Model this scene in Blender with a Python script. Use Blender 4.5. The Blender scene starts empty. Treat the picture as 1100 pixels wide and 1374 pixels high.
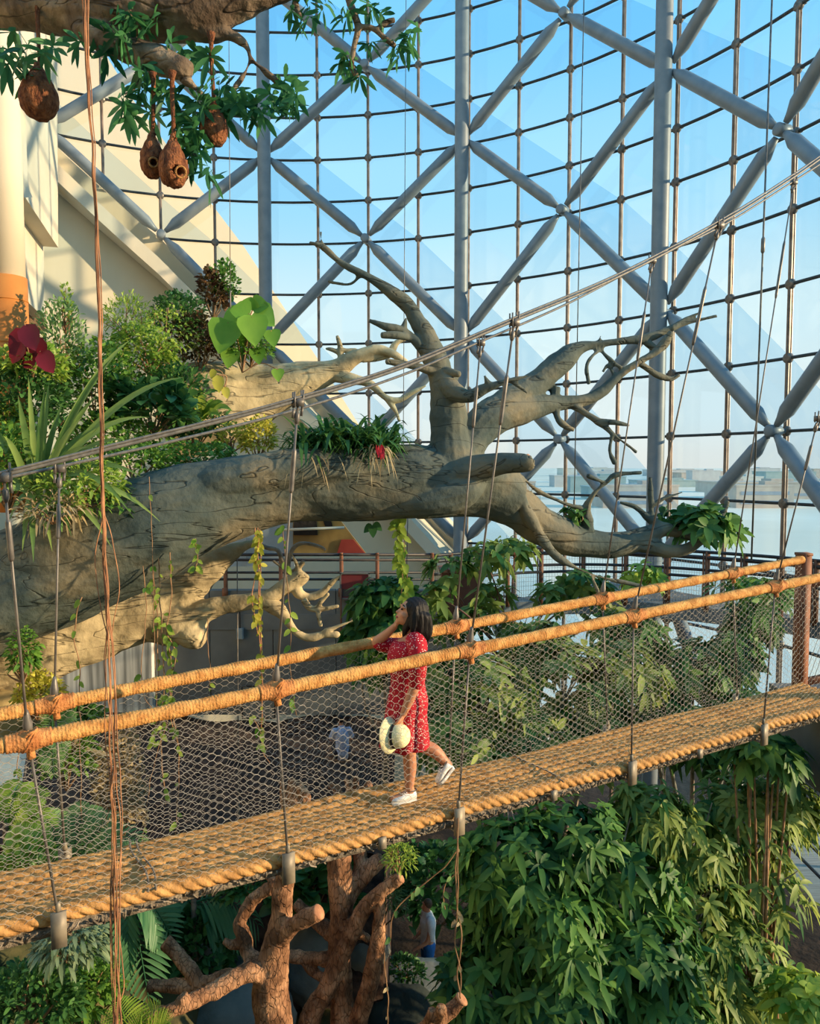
import bpy, math, random
import numpy as np
from mathutils import Vector, Matrix, noise

# ------------------------------------------------------------------ helpers
C = bpy.context.scene.collection
RNG = np.random.default_rng(7)
random.seed(7)
CAM = np.array([0.0, 0.0, 11.6])
PITCH = math.radians(3.5)
cP, sP = math.cos(PITCH), math.sin(PITCH)

def ray(px, py):
    x = (px - 550) / 1000.0; y = -(py - 687) / 1000.0
    return np.array([x, cP + y * sP, -sP + y * cP])

def W(px, py, Y):
    """world point seen along a direction at plan distance Y"""
    d = ray(px, py)
    return CAM + d * (Y / d[1])

# bridge plan line
B0 = np.array([0.0, 5.08]); BU = np.array([0.876, 0.482]); BN = np.array([-0.482, 0.876])
def BR(px, py, off):
    d = ray(px, py); k = d[0] / d[1]
    s = (k * (B0[1] + off * BN[1]) - off * BN[0]) / (BU[0] - k * BU[1])
    p = B0 + s * BU + off * BN
    return np.array([p[0], p[1], CAM[2] + d[2] / d[1] * p[1]]), s

def nrm(v):
    v = np.asarray(v, float); l = np.linalg.norm(v)
    return v / l if l > 1e-9 else v

def spline(pts, per=8):
    """Catmull-Rom resample of an (n,k) array"""
    P = np.asarray(pts, float)
    if len(P) < 3:
        t = np.linspace(0, 1, per + 1)[:, None]
        return P[0] * (1 - t) + P[-1] * t
    Q = np.vstack([2 * P[0] - P[1], P, 2 * P[-1] - P[-2]])
    out = []
    for i in range(1, len(Q) - 2):
        for j in range(per):
            t = j / per
            a, b, c, d = Q[i - 1], Q[i], Q[i + 1], Q[i + 2]
            out.append(0.5 * (2 * b + (c - a) * t + (2 * a - 5 * b + 4 * c - d) * t * t + (3 * b - a - 3 * c + d) * t ** 3))
    out.append(Q[-2])
    return np.array(out)

class MB:
    """collects geometry for one mesh"""
    def __init__(self):
        self.v = []; self.f = []; self.n = 0; self.var = []; self.has_var = False
    def add(self, V, F, var=None):
        V = np.asarray(V, float)
        self.v.append(V)
        n = self.n
        self.f.extend([tuple(i + n for i in f) for f in F])
        self.n += len(V)
        if var is not None:
            self.has_var = True
            self.var.append(np.broadcast_to(np.asarray(var, float), (len(V),)))
        else:
            self.var.append(np.zeros(len(V)))
        return self
    def box(self, c, size, R=None):
        s = np.asarray(size, float) / 2
        V = np.array([[x, y, z] for x in (-1, 1) for y in (-1, 1) for z in (-1, 1)], float) * s
        if R is not None: V = V @ np.asarray(R, float).T
        V = V + np.asarray(c, float)
        return self.add(V, [(0, 1, 3, 2), (4, 6, 7, 5), (0, 4, 5, 1), (2, 3, 7, 6), (0, 2, 6, 4), (1, 5, 7, 3)])
    def bar(self, a, b, w, h, up=(0, 0, 1)):
        a = np.asarray(a, float); b = np.asarray(b, float)
        y = nrm(b - a); x = np.cross(y, up)
        if np.linalg.norm(x) < 1e-4: x = np.array([1.0, 0, 0])
        x = nrm(x); z = np.cross(x, y)
        return self.box((a + b) / 2, (w, np.linalg.norm(b - a), h), np.array([x, y, z]).T)
    def tube(self, P, r, seg=8, caps=True, prof=None, flat=None, twist=0.0):
        """sweep along P with radii r; prof(i, ang) scales the radius; flat squeezes the 2nd axis"""
        P = np.asarray(P, float); n = len(P)
        r = np.broadcast_to(np.asarray(r, float), (n,))
        T = np.gradient(P, axis=0); T = T / (np.linalg.norm(T, axis=1)[:, None] + 1e-12)
        ref = np.array([0, 0, 1.0]) if abs(T[0][2]) < 0.9 else np.array([1.0, 0, 0])
        X = np.zeros((n, 3)); x = nrm(np.cross(ref, T[0]))
        for i in range(n):
            x = x - T[i] * np.dot(x, T[i]); x = nrm(x); X[i] = x
        Yv = np.cross(T, X)
        ang = np.linspace(0, 2 * math.pi, seg, endpoint=False)
        A = ang[None, :] + twist * np.arange(n)[:, None]
        rad = r[:, None] * np.ones((n, seg))
        if prof is not None: rad = rad * prof(np.arange(n)[:, None] + 0 * A, ang[None, :] + 0 * A)
        fl = 1.0 if flat is None else np.asarray(flat, float)
        if np.ndim(fl): fl = fl[:, None]
        V = P[:, None, :] + (rad * np.cos(A))[..., None] * X[:, None, :] + (rad * fl * np.sin(A))[..., None] * Yv[:, None, :]
        V = V.reshape(-1, 3)
        F = []
        for i in range(n - 1):
            for j in range(seg):
                k = (j + 1) % seg
                F.append((i * seg + j, i * seg + k, (i + 1) * seg + k, (i + 1) * seg + j))
        if caps:
            F.append(tuple(range(seg - 1, -1, -1))); F.append(tuple((n - 1) * seg + j for j in range(seg)))
        return self.add(V, F)
    def ball(self, c, rad, R=None, nu=14, nv=9):
        V = []; F = []
        for i in range(nv + 1):
            th = math.pi * i / nv
            for j in range(nu):
                ph = 2 * math.pi * j / nu
                V.append((math.sin(th) * math.cos(ph), math.sin(th) * math.sin(ph), math.cos(th)))
        for i in range(nv):
            for j in range(nu):
                k = (j + 1) % nu
                F.append((i * nu + j, (i + 1) * nu + j, (i + 1) * nu + k, i * nu + k))
        V = np.array(V) * np.asarray(rad, float)
        if R is not None: V = V @ np.asarray(R, float).T
        return self.add(V + np.asarray(c, float), F)
    def lathe(self, prof, c, axis=(0, 0, 1), seg=24, wob=None):
        """prof: (r, h) pairs along axis from c"""
        z = nrm(axis); x = np.cross(z, (0, 1, 0.01)); x = nrm(x); y = np.cross(z, x)
        V = []; F = []
        for i, (r, h) in enumerate(prof):
            for j in range(seg):
                a = 2 * math.pi * j / seg
                rr = r * (1 + (wob(i, a) if wob else 0))
                V.append(np.asarray(c, float) + z * h + rr * (math.cos(a) * x + math.sin(a) * y))
        for i in range(len(prof) - 1):
            for j in range(seg):
                k = (j + 1) % seg
                F.append((i * seg + j, i * seg + k, (i + 1) * seg + k, (i + 1) * seg + j))
        F.append(tuple(range(seg - 1, -1, -1))); F.append(tuple((len(prof) - 1) * seg + j for j in range(seg)))
        return self.add(V, F)
    def poly(self, pts, thick):
        """prism from a planar polygon (world points) extruded by vector thick"""
        P = np.asarray(pts, float); n = len(P); t = np.asarray(thick, float)
        V = np.vstack([P, P + t])
        F = [tuple(range(n)), tuple(range(2 * n - 1, n - 1, -1))]
        for i in range(n):
            k = (i + 1) % n
            F.append((i, i + n, k + n, k))
        return self.add(V, F)
    def data(self):
        return np.vstack(self.v), self.f
    def mesh(self, name, off):
        V, F = self.data()
        me = bpy.data.meshes.new(name)
        me.from_pydata((V - off).tolist(), [], F)
        if self.has_var:
            at = me.attributes.new('var', 'FLOAT', 'POINT')
            at.data.foreach_set('value', np.concatenate(self.var).astype(np.float32))
        return me
    def build(self, name, mat, parent=None, smooth=True, recalc=True):
        V, F = self.data()
        if parent is None:
            off = np.array([(V[:, 0].min() + V[:, 0].max()) / 2, (V[:, 1].min() + V[:, 1].max()) / 2, V[:, 2].min()])
        else:
            off = np.array(parent['_o'])
        me = self.mesh(name, off)
        if recalc: fix_normals(me)
        return link(name, me, mat, parent, off, smooth)

def fix_normals(me):
    import bmesh
    bm = bmesh.new(); bm.from_mesh(me)
    bmesh.ops.recalc_face_normals(bm, faces=bm.faces)
    bm.to_mesh(me); bm.free()

ROOTS = []
def link(name, me, mat, parent, off, smooth=True):
    o = bpy.data.objects.new(name, me); C.objects.link(o)
    me.name = name
    if mat is not None: me.materials.append(mat)
    if smooth: me.polygons.foreach_set('use_smooth', [True] * len(me.polygons))
    if parent is None:
        o.location = off
    else:
        o.parent = parent
    o['_o'] = [float(q) for q in off]
    ROOTS.append(o)
    return o

def thing(name, label, cat, loc, group=None):
    o = bpy.data.objects.new(name, None); C.objects.link(o)
    o.location = loc; o.empty_display_size = 0.2
    o['_o'] = [float(q) for q in loc]; ROOTS.append(o)
    return tag(o, label, cat, group)

def tag(o, label=None, cat=None, group=None, kind=None):
    if label: o['label'] = label
    if cat: o['category'] = cat
    if group: o['group'] = group
    if kind: o['kind'] = kind
    return o

def struct(mb, name, mat, smooth=False, parent=None):
    o = mb.build(name, mat, parent, smooth)
    if parent is None: o['kind'] = 'structure'
    return o

def remeshed(mb, voxel, smooth_it=4, disp=None):
    """fuse overlapping shapes into ONE continuous skin; returns an MB"""
    me = mb.mesh('tmp', np.zeros(3)); fix_normals(me)
    o = bpy.data.objects.new('tmp', me); C.objects.link(o)
    m = o.modifiers.new('r', 'REMESH'); m.mode = 'VOXEL'; m.voxel_size = voxel
    if smooth_it:
        s = o.modifiers.new('s', 'SMOOTH'); s.iterations = smooth_it; s.factor = 0.5
    dg = bpy.context.evaluated_depsgraph_get(); dg.update()
    em = bpy.data.meshes.new_from_object(o.evaluated_get(dg))
    V = np.zeros(len(em.vertices) * 3); em.vertices.foreach_get('co', V); V = V.reshape(-1, 3)
    N = np.zeros(len(em.vertices) * 3); em.vertices.foreach_get('normal', N); N = N.reshape(-1, 3)
    F = [tuple(p.vertices) for p in em.polygons]
    bpy.data.objects.remove(o); bpy.data.meshes.remove(em); bpy.data.meshes.remove(me)
    # keep the largest connected body only
    par = np.arange(len(V))
    def find(a):
        while par[a] != a:
            par[a] = par[par[a]]; a = par[a]
        return a
    for f in F:
        r0 = find(f[0])
        for q in f[1:]:
            r1 = find(q)
            if r0 != r1: par[r1] = r0
    roots = np.array([find(i) for i in range(len(V))])
    ids, cnt = np.unique(roots, return_counts=True)
    if len(ids) > 1:
        big = ids[np.argmax(cnt)]; keep = roots == big
        mp = -np.ones(len(V), int); mp[keep] = np.arange(keep.sum())
        F = [tuple(int(mp[q]) for q in f) for f in F if keep[f[0]]]
        V = V[keep]; N = N[keep]
    if disp is not None:
        V = V + N * disp(V)[:, None]
    out = MB(); out.add(V, F)
    return out

def fbm(V, scale, amp, octv=3):
    sc = np.broadcast_to(np.asarray(scale, float), (3,))
    return np.array([noise.fractal(Vector((v * sc).tolist()), 1.0, 2.0, octv) for v in V]) * amp

# ------------------------------------------------------------------ materials
MATS = {}
def mat(name, c1, c2=None, scale=4.0, rough=0.7, bump=0.0, bscale=None, stretch=(1, 1, 1), metal=0.0, detail=5.0,
        var=False, transl=0.0, ramp=(0.35, 0.65), spec=0.3, c3=None):
    if name in MATS: return MATS[name]
    m = bpy.data.materials.new(name); m.use_nodes = True
    nt = m.node_tree; N = nt.nodes; L = nt.links
    b = N['Principled BSDF']; b.inputs['Roughness'].default_value = rough
    b.inputs['Metallic'].default_value = metal
    b.inputs['Specular IOR Level'].default_value = spec
    tc = N.new('ShaderNodeTexCoord'); mp = N.new('ShaderNodeMapping')
    mp.inputs['Scale'].default_value = stretch
    L.new(tc.outputs['Object'], mp.inputs['Vector'])
    nz = N.new('ShaderNodeTexNoise'); nz.inputs['Scale'].default_value = scale; nz.inputs['Detail'].default_value = detail
    L.new(mp.outputs[0], nz.inputs['Vector'])
    cr = N.new('ShaderNodeValToRGB'); e = cr.color_ramp.elements
    e[0].position, e[1].position = ramp
    e[0].color = (*c1, 1); e[1].color = (*(c2 or c1), 1)
    if c3:
        q = cr.color_ramp.elements.new((ramp[0] + ramp[1]) / 2); q.color = (*c3, 1)
    if var:
        at = N.new('ShaderNodeAttribute'); at.attribute_name = 'var'
        mx = N.new('ShaderNodeMath'); mx.operation = 'MULTIPLY_ADD'
        mx.inputs[1].default_value = 0.35; mx.inputs[2].default_value = -0.17
        L.new(nz.outputs[0], mx.inputs[0])
        ad = N.new('ShaderNodeMath'); ad.operation = 'ADD'
        L.new(mx.outputs[0], ad.inputs[0]); L.new(at.outputs['Fac'], ad.inputs[1])
        L.new(ad.outputs[0], cr.inputs[0])
    else:
        L.new(nz.outputs[0], cr.inputs[0])
    L.new(cr.outputs[0], b.inputs['Base Color'])
    if bump:
        n2 = N.new('ShaderNodeTexNoise'); n2.inputs['Scale'].default_value = bscale or scale * 4; n2.inputs['Detail'].default_value = 6
        L.new(mp.outputs[0], n2.inputs['Vector'])
        bp = N.new('ShaderNodeBump'); bp.inputs['Strength'].default_value = bump; bp.inputs['Distance'].default_value = 0.03
        L.new(n2.outputs[0], bp.inputs['Height']); L.new(bp.outputs[0], b.inputs['Normal'])
    if transl:
        tr = N.new('ShaderNodeBsdfTranslucent'); L.new(cr.outputs[0], tr.inputs['Color'])
        hs = N.new('ShaderNodeHueSaturation'); hs.inputs['Value'].default_value = 1.5; hs.inputs['Hue'].default_value = 0.485
        L.new(cr.outputs[0], hs.inputs['Color']); L.new(hs.outputs[0], tr.inputs['Color'])
        ms = N.new('ShaderNodeMixShader'); ms.inputs[0].default_value = transl
        L.new(b.outputs[0], ms.inputs[1]); L.new(tr.outputs[0], ms.inputs[2])
        L.new(ms.outputs[0], N['Material Output'].inputs['Surface'])
    MATS[name] = m
    return m

def rgb(r, g, b):
    f = lambda u: ((u / 255 + 0.055) / 1.055) ** 2.4 if u > 10 else u / 255 / 12.92
    return (f(r), f(g), f(b))

def leafmat(name, a, b, transl=0.3, rough=0.45, c3=None):
    return mat(name, rgb(*a), rgb(*b), scale=9, rough=rough, var=True, transl=transl, ramp=(0.0, 1.0), spec=0.22, c3=rgb(*c3) if c3 else None)

# ------------------------------------------------------------------ leaves
def leaf_tpl(kind):
    if kind == 'lance':   st = [(0, 0.06), (0.3, 0.8), (0.6, 1.0), (0.85, 0.6), (1, 0)]
    elif kind == 'oval':  st = [(0, 0.1), (0.2, 0.85), (0.5, 1.0), (0.8, 0.65), (1, 0)]
    elif kind == 'heart': st = [(-0.08, 0.45), (0.05, 0.9), (0.3, 1.0), (0.6, 0.75), (0.85, 0.35), (1, 0)]
    elif kind == 'strap': st = [(0, 0.7), (0.25, 1), (0.5, 1.0), (0.75, 0.75), (1, 0)]
    else:                 st = [(0, 0.1), (0.5, 1.0), (1, 0)]          # small
    V = []; F = []
    for t, w in st:
        V += [(-w, t, 1), (0, t, 0), (w, t, 1)]
    n = len(st)
    for i in range(n - 1):
        a = 3 * i
        F += [(a, a + 1, a + 4, a + 3), (a + 1, a + 2, a + 5, a + 4)]
    return np.array(V, float), np.array(F)

TPL = {k: leaf_tpl(k) for k in ('lance', 'oval', 'heart', 'strap', 'small')}

def leaves(mb, P, D, U, L, Wd, kind='lance', droop=0.25, fold=0.25, var=None):
    """many leaves: base points P, axes D, rough up vectors U, lengths L, half-width ratio Wd"""
    P = np.asarray(P, float).reshape(-1, 3); D = np.asarray(D, float).reshape(-1, 3); n = len(P)
    if n == 0: return
    D = D / (np.linalg.norm(D, axis=1)[:, None] + 1e-9)
    U = np.broadcast_to(np.asarray(U, float), (n, 3))
    S = np.cross(D, U); bad = np.linalg.norm(S, axis=1) < 1e-3; S[bad] = np.array([1.0, 0, 0])
    S = S / (np.linalg.norm(S, axis=1)[:, None] + 1e-9)
    Nn = np.cross(S, D)
    L = np.broadcast_to(np.asarray(L, float), (n,)); dr = np.broadcast_to(np.asarray(droop, float), (n,))
    T, F = TPL[kind]
    wv = T[:, 0]; t = T[:, 1]; ed = np.abs(T[:, 0])
    LL = L[:, None, None]
    V = P[:, None, :] + LL * (t[None, :, None] * D[:, None, :]) + LL * Wd * (wv[None, :, None] * S[:, None, :]) + LL * Wd * fold * (ed[None, :, None] * Nn[:, None, :])
    V[:, :, 2] -= (L * dr)[:, None] * (t ** 2)[None, :]
    m = len(T)
    FF = (F[None, :, :] + (np.arange(n) * m)[:, None, None]).reshape(-1, F.shape[1])
    if var is None: var = RNG.random(n)
    mb.add(V.reshape(-1, 3), FF.tolist(), np.repeat(np.broadcast_to(var, (n,)), m))

def rand_dirs(n, zmin=-1.0):
    z = RNG.uniform(zmin, 1, n); a = RNG.uniform(0, 2 * math.pi, n); r = np.sqrt(1 - z * z)
    return np.stack([r * np.cos(a), r * np.sin(a), z], 1)

def whorls(mb, tips, dirs, nl=8, L=0.3, Wd=0.15, kind='lance', spread=75, droop=0.3, jit=0.25):
    tips = np.asarray(tips); dirs = np.asarray(dirs)
    P = []; D = []; U = []; Ls = []; vr = []
    for p, d in zip(tips, dirs):
        d = nrm(d); x = nrm(np.cross(d, (0.3, 0.2, 0.9))); y = np.cross(d, x)
        a0 = RNG.uniform(0, 6.28); base = RNG.uniform(0.1, 0.9)
        k = max(3, int(nl + RNG.integers(-1, 2)))
        for j in range(k):
            a = a0 + 2 * math.pi * j / k + RNG.normal(0, 0.15)
            s = math.radians(spread + RNG.normal(0, 14))
            P.append(p - d * 0.02 * (j % 3)); D.append(d * math.cos(s) + math.sin(s) * (math.cos(a) * x + math.sin(a) * y)); U.append(d)
            Ls.append(L * (1 + RNG.uniform(-jit, jit))); vr.append(np.clip(base + RNG.normal(0, 0.15), 0, 1))
    leaves(mb, P, D, np.array(U), np.array(Ls), Wd, kind, droop, 0.2, np.array(vr))

def crown_pts(c, r, n, inner=0.55, zmin=-0.6):
    d = rand_dirs(n, zmin); k = RNG.uniform(inner, 1.0, n) ** 0.6
    return np.asarray(c) + d * k[:, None] * np.asarray(r), d

def mcap(p, q, r0, r1, n=5):
    """points + radii of a straight limb"""
    t = np.linspace(0, 1, n)[:, None]
    return np.asarray(p) * (1 - t) + np.asarray(q) * t, np.linspace(r0, r1, n)

def pxcurve(pts, per=7):
    """list of (px, py, Y, r_px) -> smooth world points and radii"""
    A = []
    for px, py, Y, r in pts:
        w = W(px, py, Y); A.append([*w, r * Y / 1000.0])
    S = spline(A, per)
    return S[:, :3], np.maximum(S[:, 3], 0.004)

def wobble(P, amp, scale):
    off = np.array([[noise.noise(Vector((p * scale).tolist()) + Vector((k * 9.1, 3.3 * k, 1.7))) for k in range(3)] for p in P])
    return P + off * amp
# ------------------------------------------------------------------ camera, sky, sun
cam = bpy.data.cameras.new('camera'); cam.sensor_fit = 'HORIZONTAL'; cam.sensor_width = 36; cam.lens = 1000 / 1100 * 36
cam.clip_end = 6000; cam.clip_start = 0.05
co = bpy.data.objects.new('camera', cam); C.objects.link(co)
co.location = CAM; co.rotation_euler = (math.radians(90) - PITCH, 0, 0)
bpy.context.scene.camera = co

sc = bpy.context.scene
sc.view_settings.view_transform = 'Standard'; sc.view_settings.look = 'None'
sc.view_settings.gamma = 1.0; sc.view_settings.use_curve_mapping = False
sc.view_settings.exposure = 0.4
sc.cycles.max_bounces = 8; sc.cycles.transparent_max_bounces = 24; sc.cycles.diffuse_bounces = 4
sc.cycles.use_denoising = True
sc.cycles.sample_clamp_indirect = 6

w = bpy.data.worlds.new('sky'); sc.world = w; w.use_nodes = True
nt = w.node_tree; N = nt.nodes; L = nt.links
tc = N.new('ShaderNodeTexCoord'); sx = N.new('ShaderNodeSeparateXYZ'); L.new(tc.outputs['Generated'], sx.inputs[0])
cr = N.new('ShaderNodeValToRGB'); cr.color_ramp.interpolation = 'EASE'
el = cr.color_ramp.elements
el[0].position = 0.0; el[0].color = (*rgb(212, 214, 208), 1)
el[1].position = 1.0; el[1].color = (*rgb(96, 180, 239), 1)
for p, c in ((0.07, (212, 223, 222)), (0.18, (204, 226, 230)), (0.34, (160, 212, 236)), (0.5, (126, 198, 239))):
    e = cr.color_ramp.elements.new(p); e.color = (*rgb(*c), 1)
L.new(sx.outputs['Z'], cr.inputs[0])
bg = N['Background']; bg.inputs['Strength'].default_value = 1.0
L.new(cr.outputs[0], bg.inputs['Color'])

sun = bpy.data.lights.new('sun', 'SUN'); sun.energy = 6.0; sun.color = (1.0, 0.75, 0.45); sun.angle = math.radians(0.8)
so = bpy.data.objects.new('sun', sun); C.objects.link(so); so.location = (40, 0, 30)
SUNDIR = Vector((1.0, -0.16, 0.205)).normalized()
so.rotation_euler = SUNDIR.to_track_quat('Z', 'Y').to_euler()

# ------------------------------------------------------------------ materials of the shell
M_steel = mat('steel_paint', rgb(112, 122, 130), rgb(128, 136, 142), 3, 0.45, spec=0.5)
M_clamp = mat('clamp_steel', rgb(100, 92, 86), rgb(128, 120, 112), 20, 0.4, metal=0.4)
M_rod = mat('rod_steel', rgb(112, 94, 84), rgb(140, 122, 110), 5, 0.4, metal=0.3)
M_cab = mat('dark_transom', rgb(52, 58, 62), rgb(66, 70, 72), 5, 0.5)
M_cream = mat('cream_wall', rgb(202, 188, 164), rgb(212, 200, 178), 0.7, 0.8, bump=0.03, bscale=30)
M_khaki = mat('khaki_wall', rgb(196, 184, 156), rgb(206, 194, 168), 0.6, 0.85)
M_grey = mat('grey_concrete', rgb(96, 98, 98), rgb(122, 124, 122), 1.3, 0.85, bump=0.06, bscale=12)
M_streak = mat('streaked_concrete', rgb(128, 128, 124), rgb(214, 212, 204), 3.0, 0.85, stretch=(3.2, 3.2, 0.12), detail=6)
M_dark = mat('dark_soil', rgb(34, 28, 24), rgb(64, 52, 42), 2.2, 0.95, bump=0.8, bscale=9)
M_litter = mat('leaf_litter', rgb(40, 31, 29), rgb(92, 70, 58), 7, 0.95, bump=1.0, bscale=18)
M_rail = mat('rail_dark', rgb(48, 46, 48), rgb(62, 58, 58), 8, 0.45, metal=0.2)
M_rust = mat('rust_post', rgb(104, 66, 48), rgb(140, 92, 66), 6, 0.7, bump=0.1)
M_orange = mat('ochre_cladding', rgb(176, 110, 50), rgb(192, 126, 62), 2, 0.75)
M_white = mat('white_cladding', rgb(208, 192, 164), rgb(214, 200, 174), 0.3, 0.8)
M_tan = mat('pale_ground', rgb(226, 212, 188), rgb(240, 230, 210), 0.02, 0.9)

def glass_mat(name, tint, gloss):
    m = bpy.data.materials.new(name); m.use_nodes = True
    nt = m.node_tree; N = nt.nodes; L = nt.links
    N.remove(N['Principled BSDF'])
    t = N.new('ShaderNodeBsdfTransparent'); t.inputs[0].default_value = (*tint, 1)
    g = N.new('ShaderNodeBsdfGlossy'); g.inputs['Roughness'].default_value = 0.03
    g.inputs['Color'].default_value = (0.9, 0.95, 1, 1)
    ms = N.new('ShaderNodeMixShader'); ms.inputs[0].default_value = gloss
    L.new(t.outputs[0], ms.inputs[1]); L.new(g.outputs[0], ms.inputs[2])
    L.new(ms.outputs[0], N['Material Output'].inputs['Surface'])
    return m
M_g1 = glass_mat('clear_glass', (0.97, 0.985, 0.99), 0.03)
M_gs = [M_g1, glass_mat('reflection_glass_light', (0.92, 0.955, 0.975), 0.03), glass_mat('reflection_glass_mid', (0.865, 0.93, 0.965), 0.035), glass_mat('reflection_glass_dark', (0.80, 0.895, 0.955), 0.04)]  # graded tints paint the reflected diagonal bands into the glass

# ------------------------------------------------------------------ curved glass wall
GC = np.array([-3.43, 10.6]); GR = 12.0
def gang(k): return math.radians(25.2 + (7.08 if k > 0 else 7.25) * k)
def gp(k, r, z):
    a = gang(k); return np.array([GC[0] + r * math.sin(a), GC[1] + r * math.cos(a), z])
ZN = [3.58, 9.40, 12.31, 15.23, 18.16, 20.58, 23.0, 25.4, 27.8]   # node levels
ROWS = [3.56, 5.02, 6.48, 7.94, 9.40, 10.85, 12.31, 13.77, 15.23, 16.69, 18.16, 19.37, 20.58, 21.79, 23.0, 24.2, 25.4, 26.6, 27.8]
NB = {-8: 20.58, -6: 18.16, -4: 15.23, -2: 12.31, 0: 9.40}
def zedge(k):      # lower edge of the glazing: the slanting brace on the left
    if k >= 0: return 9.4 if k < 0.01 else 3.0
    return float(np.interp(k, [-8, -6, -4, -2, 0], [20.58, 18.16, 15.23, 12.31, 9.40]))
KMIN, KMAX = -8, 10
win = 0
for k in range(KMIN, KMAX):
    win += 1
    wroot = None
    frame = MB()
    zb = zedge(k) if k < 0 else 2.6
    frame.tube([gp(k, GR - 0.1, zb + 0.05), gp(k, GR - 0.1, 27.8)], 0.042, 8)
    frame.tube([gp(k, GR - 0.015, zb + 0.05), gp(k, GR - 0.015, 27.8)], 0.016, 6)
    wroot = struct(frame, f'window_{win}', M_rod)
    for i in range(len(ROWS) - 1):
        z0, z1 = ROWS[i], ROWS[i + 1]
        l0, l1 = (zedge(k), zedge(k + 1)) if k < 0 else (0, 0)
        if z1 <= min(l0, l1) + 0.02: continue
        # spider clamp at the node on the rod
        if z0 > zedge(k) + 0.1:
            sp = MB(); d = gp(k, 1, 0) - np.array([GC[0], GC[1], 0]); d[2] = 0; d = nrm(d)
            sp.lathe([(0.04, -0.06), (0.1, -0.05), (0.112, -0.02), (0.112, 0.02), (0.05, 0.04)], gp(k, GR - 0.08, z0), d, 14)
            sp.bar(gp(k, GR - 0.05, z0 - 0.12), gp(k, GR - 0.05, z0 + 0.12), 0.05, 0.03, up=d)
            tg = np.cross(d, (0, 0, 1.0))
            sp.bar(gp(k, GR - 0.05, z0) - tg * 0.14, gp(k, GR - 0.05, z0) + tg * 0.14, 0.05, 0.03, up=d)
            sp.build('spider_clamp', M_clamp, wroot)
        # the pane: reflected bands painted in as glass tints, some split corner to corner
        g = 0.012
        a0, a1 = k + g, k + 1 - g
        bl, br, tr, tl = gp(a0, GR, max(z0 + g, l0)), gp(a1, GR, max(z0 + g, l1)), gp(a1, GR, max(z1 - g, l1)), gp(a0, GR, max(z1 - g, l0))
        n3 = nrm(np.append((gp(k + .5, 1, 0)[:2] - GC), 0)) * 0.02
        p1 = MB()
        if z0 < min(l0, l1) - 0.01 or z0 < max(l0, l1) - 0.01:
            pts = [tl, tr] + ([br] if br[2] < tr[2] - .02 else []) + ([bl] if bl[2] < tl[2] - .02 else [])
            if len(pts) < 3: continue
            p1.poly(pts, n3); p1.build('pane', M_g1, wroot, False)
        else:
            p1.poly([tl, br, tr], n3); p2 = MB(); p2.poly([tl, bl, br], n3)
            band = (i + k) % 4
            if band == 0:      # a painted reflection band ends here, along the pane's diagonal
                p1.build('pane', M_gs[0], wroot, False); p2.build('reflection_pane', M_gs[3], wroot, False)
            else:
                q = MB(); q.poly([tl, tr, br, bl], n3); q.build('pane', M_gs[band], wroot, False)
# horizontal transom cables
for i, z in enumerate(ROWS[2:]):
    ks = [k / 2 for k in range(KMIN * 2, KMAX * 2 + 1) if (k / 2 >= 0 and z < 30) or zedge(k / 2) < z + 0.02]
    if len(ks) < 2: continue
    if z < 9.3: ks = [k for k in ks if k >= 0]
    m = MB(); m.tube([gp(k, GR - 0.09, z) for k in ks], 0.036, 6)
    struct(m, 'glazing_cable', M_cab, True)
# steel columns and braces
for k in (-4, 0, 4, 8):
    m = MB(); zb = 2.5 if k >= 0 else 14.4
    P = [gp(k, 11.36, z) for z in np.linspace(zb, 29, 12)]
    m.tube(P, 0.19, 20)
    m.tube([gp(k, 11.36, zb), gp(k, 11.36, zb + 0.15)], 0.24, 20)
    for z in (9.4, 15.23, 20.58, 25.4):
        if z > zb: m.tube([gp(k, 11.36, z - .05), gp(k, GR - 0.08, z - .05)], 0.07, 8)
    struct(m, 'column', M_steel, True)
m = MB(); m.tube([gp(-8.0, 11.5, z) for z in (18.6, 20.6, 24, 29)], 0.17, 16); m.tube([gp(-8.0, 11.5, z) for z in (20.2, 20.5, 20.9, 21.1)], [.17, .25, .25, .17], 16)
struct(m, 'column', M_steel, True)
for k in range(-8, 10, 2):
    lev = [12.31, 18.16, 23.0, 27.8] if k % 4 == 2 else [9.4, 15.23, 20.58, 25.4]
    for z in lev:
        if k % 4 == 2 and z > zedge(k) - .1:      # node boss
            m = MB(); d = nrm(np.append(gp(k, 1, 0)[:2] - GC, 0))
            m.lathe([(0.08, -0.16), (0.125, -0.14), (0.125, 0.13), (0.08, 0.16)], gp(k, 11.58, z), d, 16)
            m.tube([gp(k, 11.6, z), gp(k, GR - 0.05, z)], 0.06, 8)
            struct(m, 'brace_node', M_steel, True)
        for z2 in ([9.4, 15.23, 20.58, 25.4] if k % 4 == 2 else [12.31, 18.16, 23.0, 27.8]) + ([3.6] if k >= 0 else []):
            if abs(z2 - z) > 6.2: continue
            if k < 0 and z2 < zedge(k + 2) - 0.1: continue
            if k < 0 and z < zedge(k) - 0.1: continue
            a, b = gp(k, 11.55, z), gp(k + 2, 11.55, z2)
            u = nrm(b - a); Lg = np.linalg.norm(b - a)
            t = [0.15, 0.3, 0.52, Lg / 2, Lg - 0.52, Lg - 0.3, Lg - 0.15]; r = [0.06, 0.09, 0.155, 0.155, 0.155, 0.09, 0.06]
            m = MB(); m.tube([a + u * q for q in t], r, 14)
            struct(m, 'brace', M_steel, True)
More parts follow.
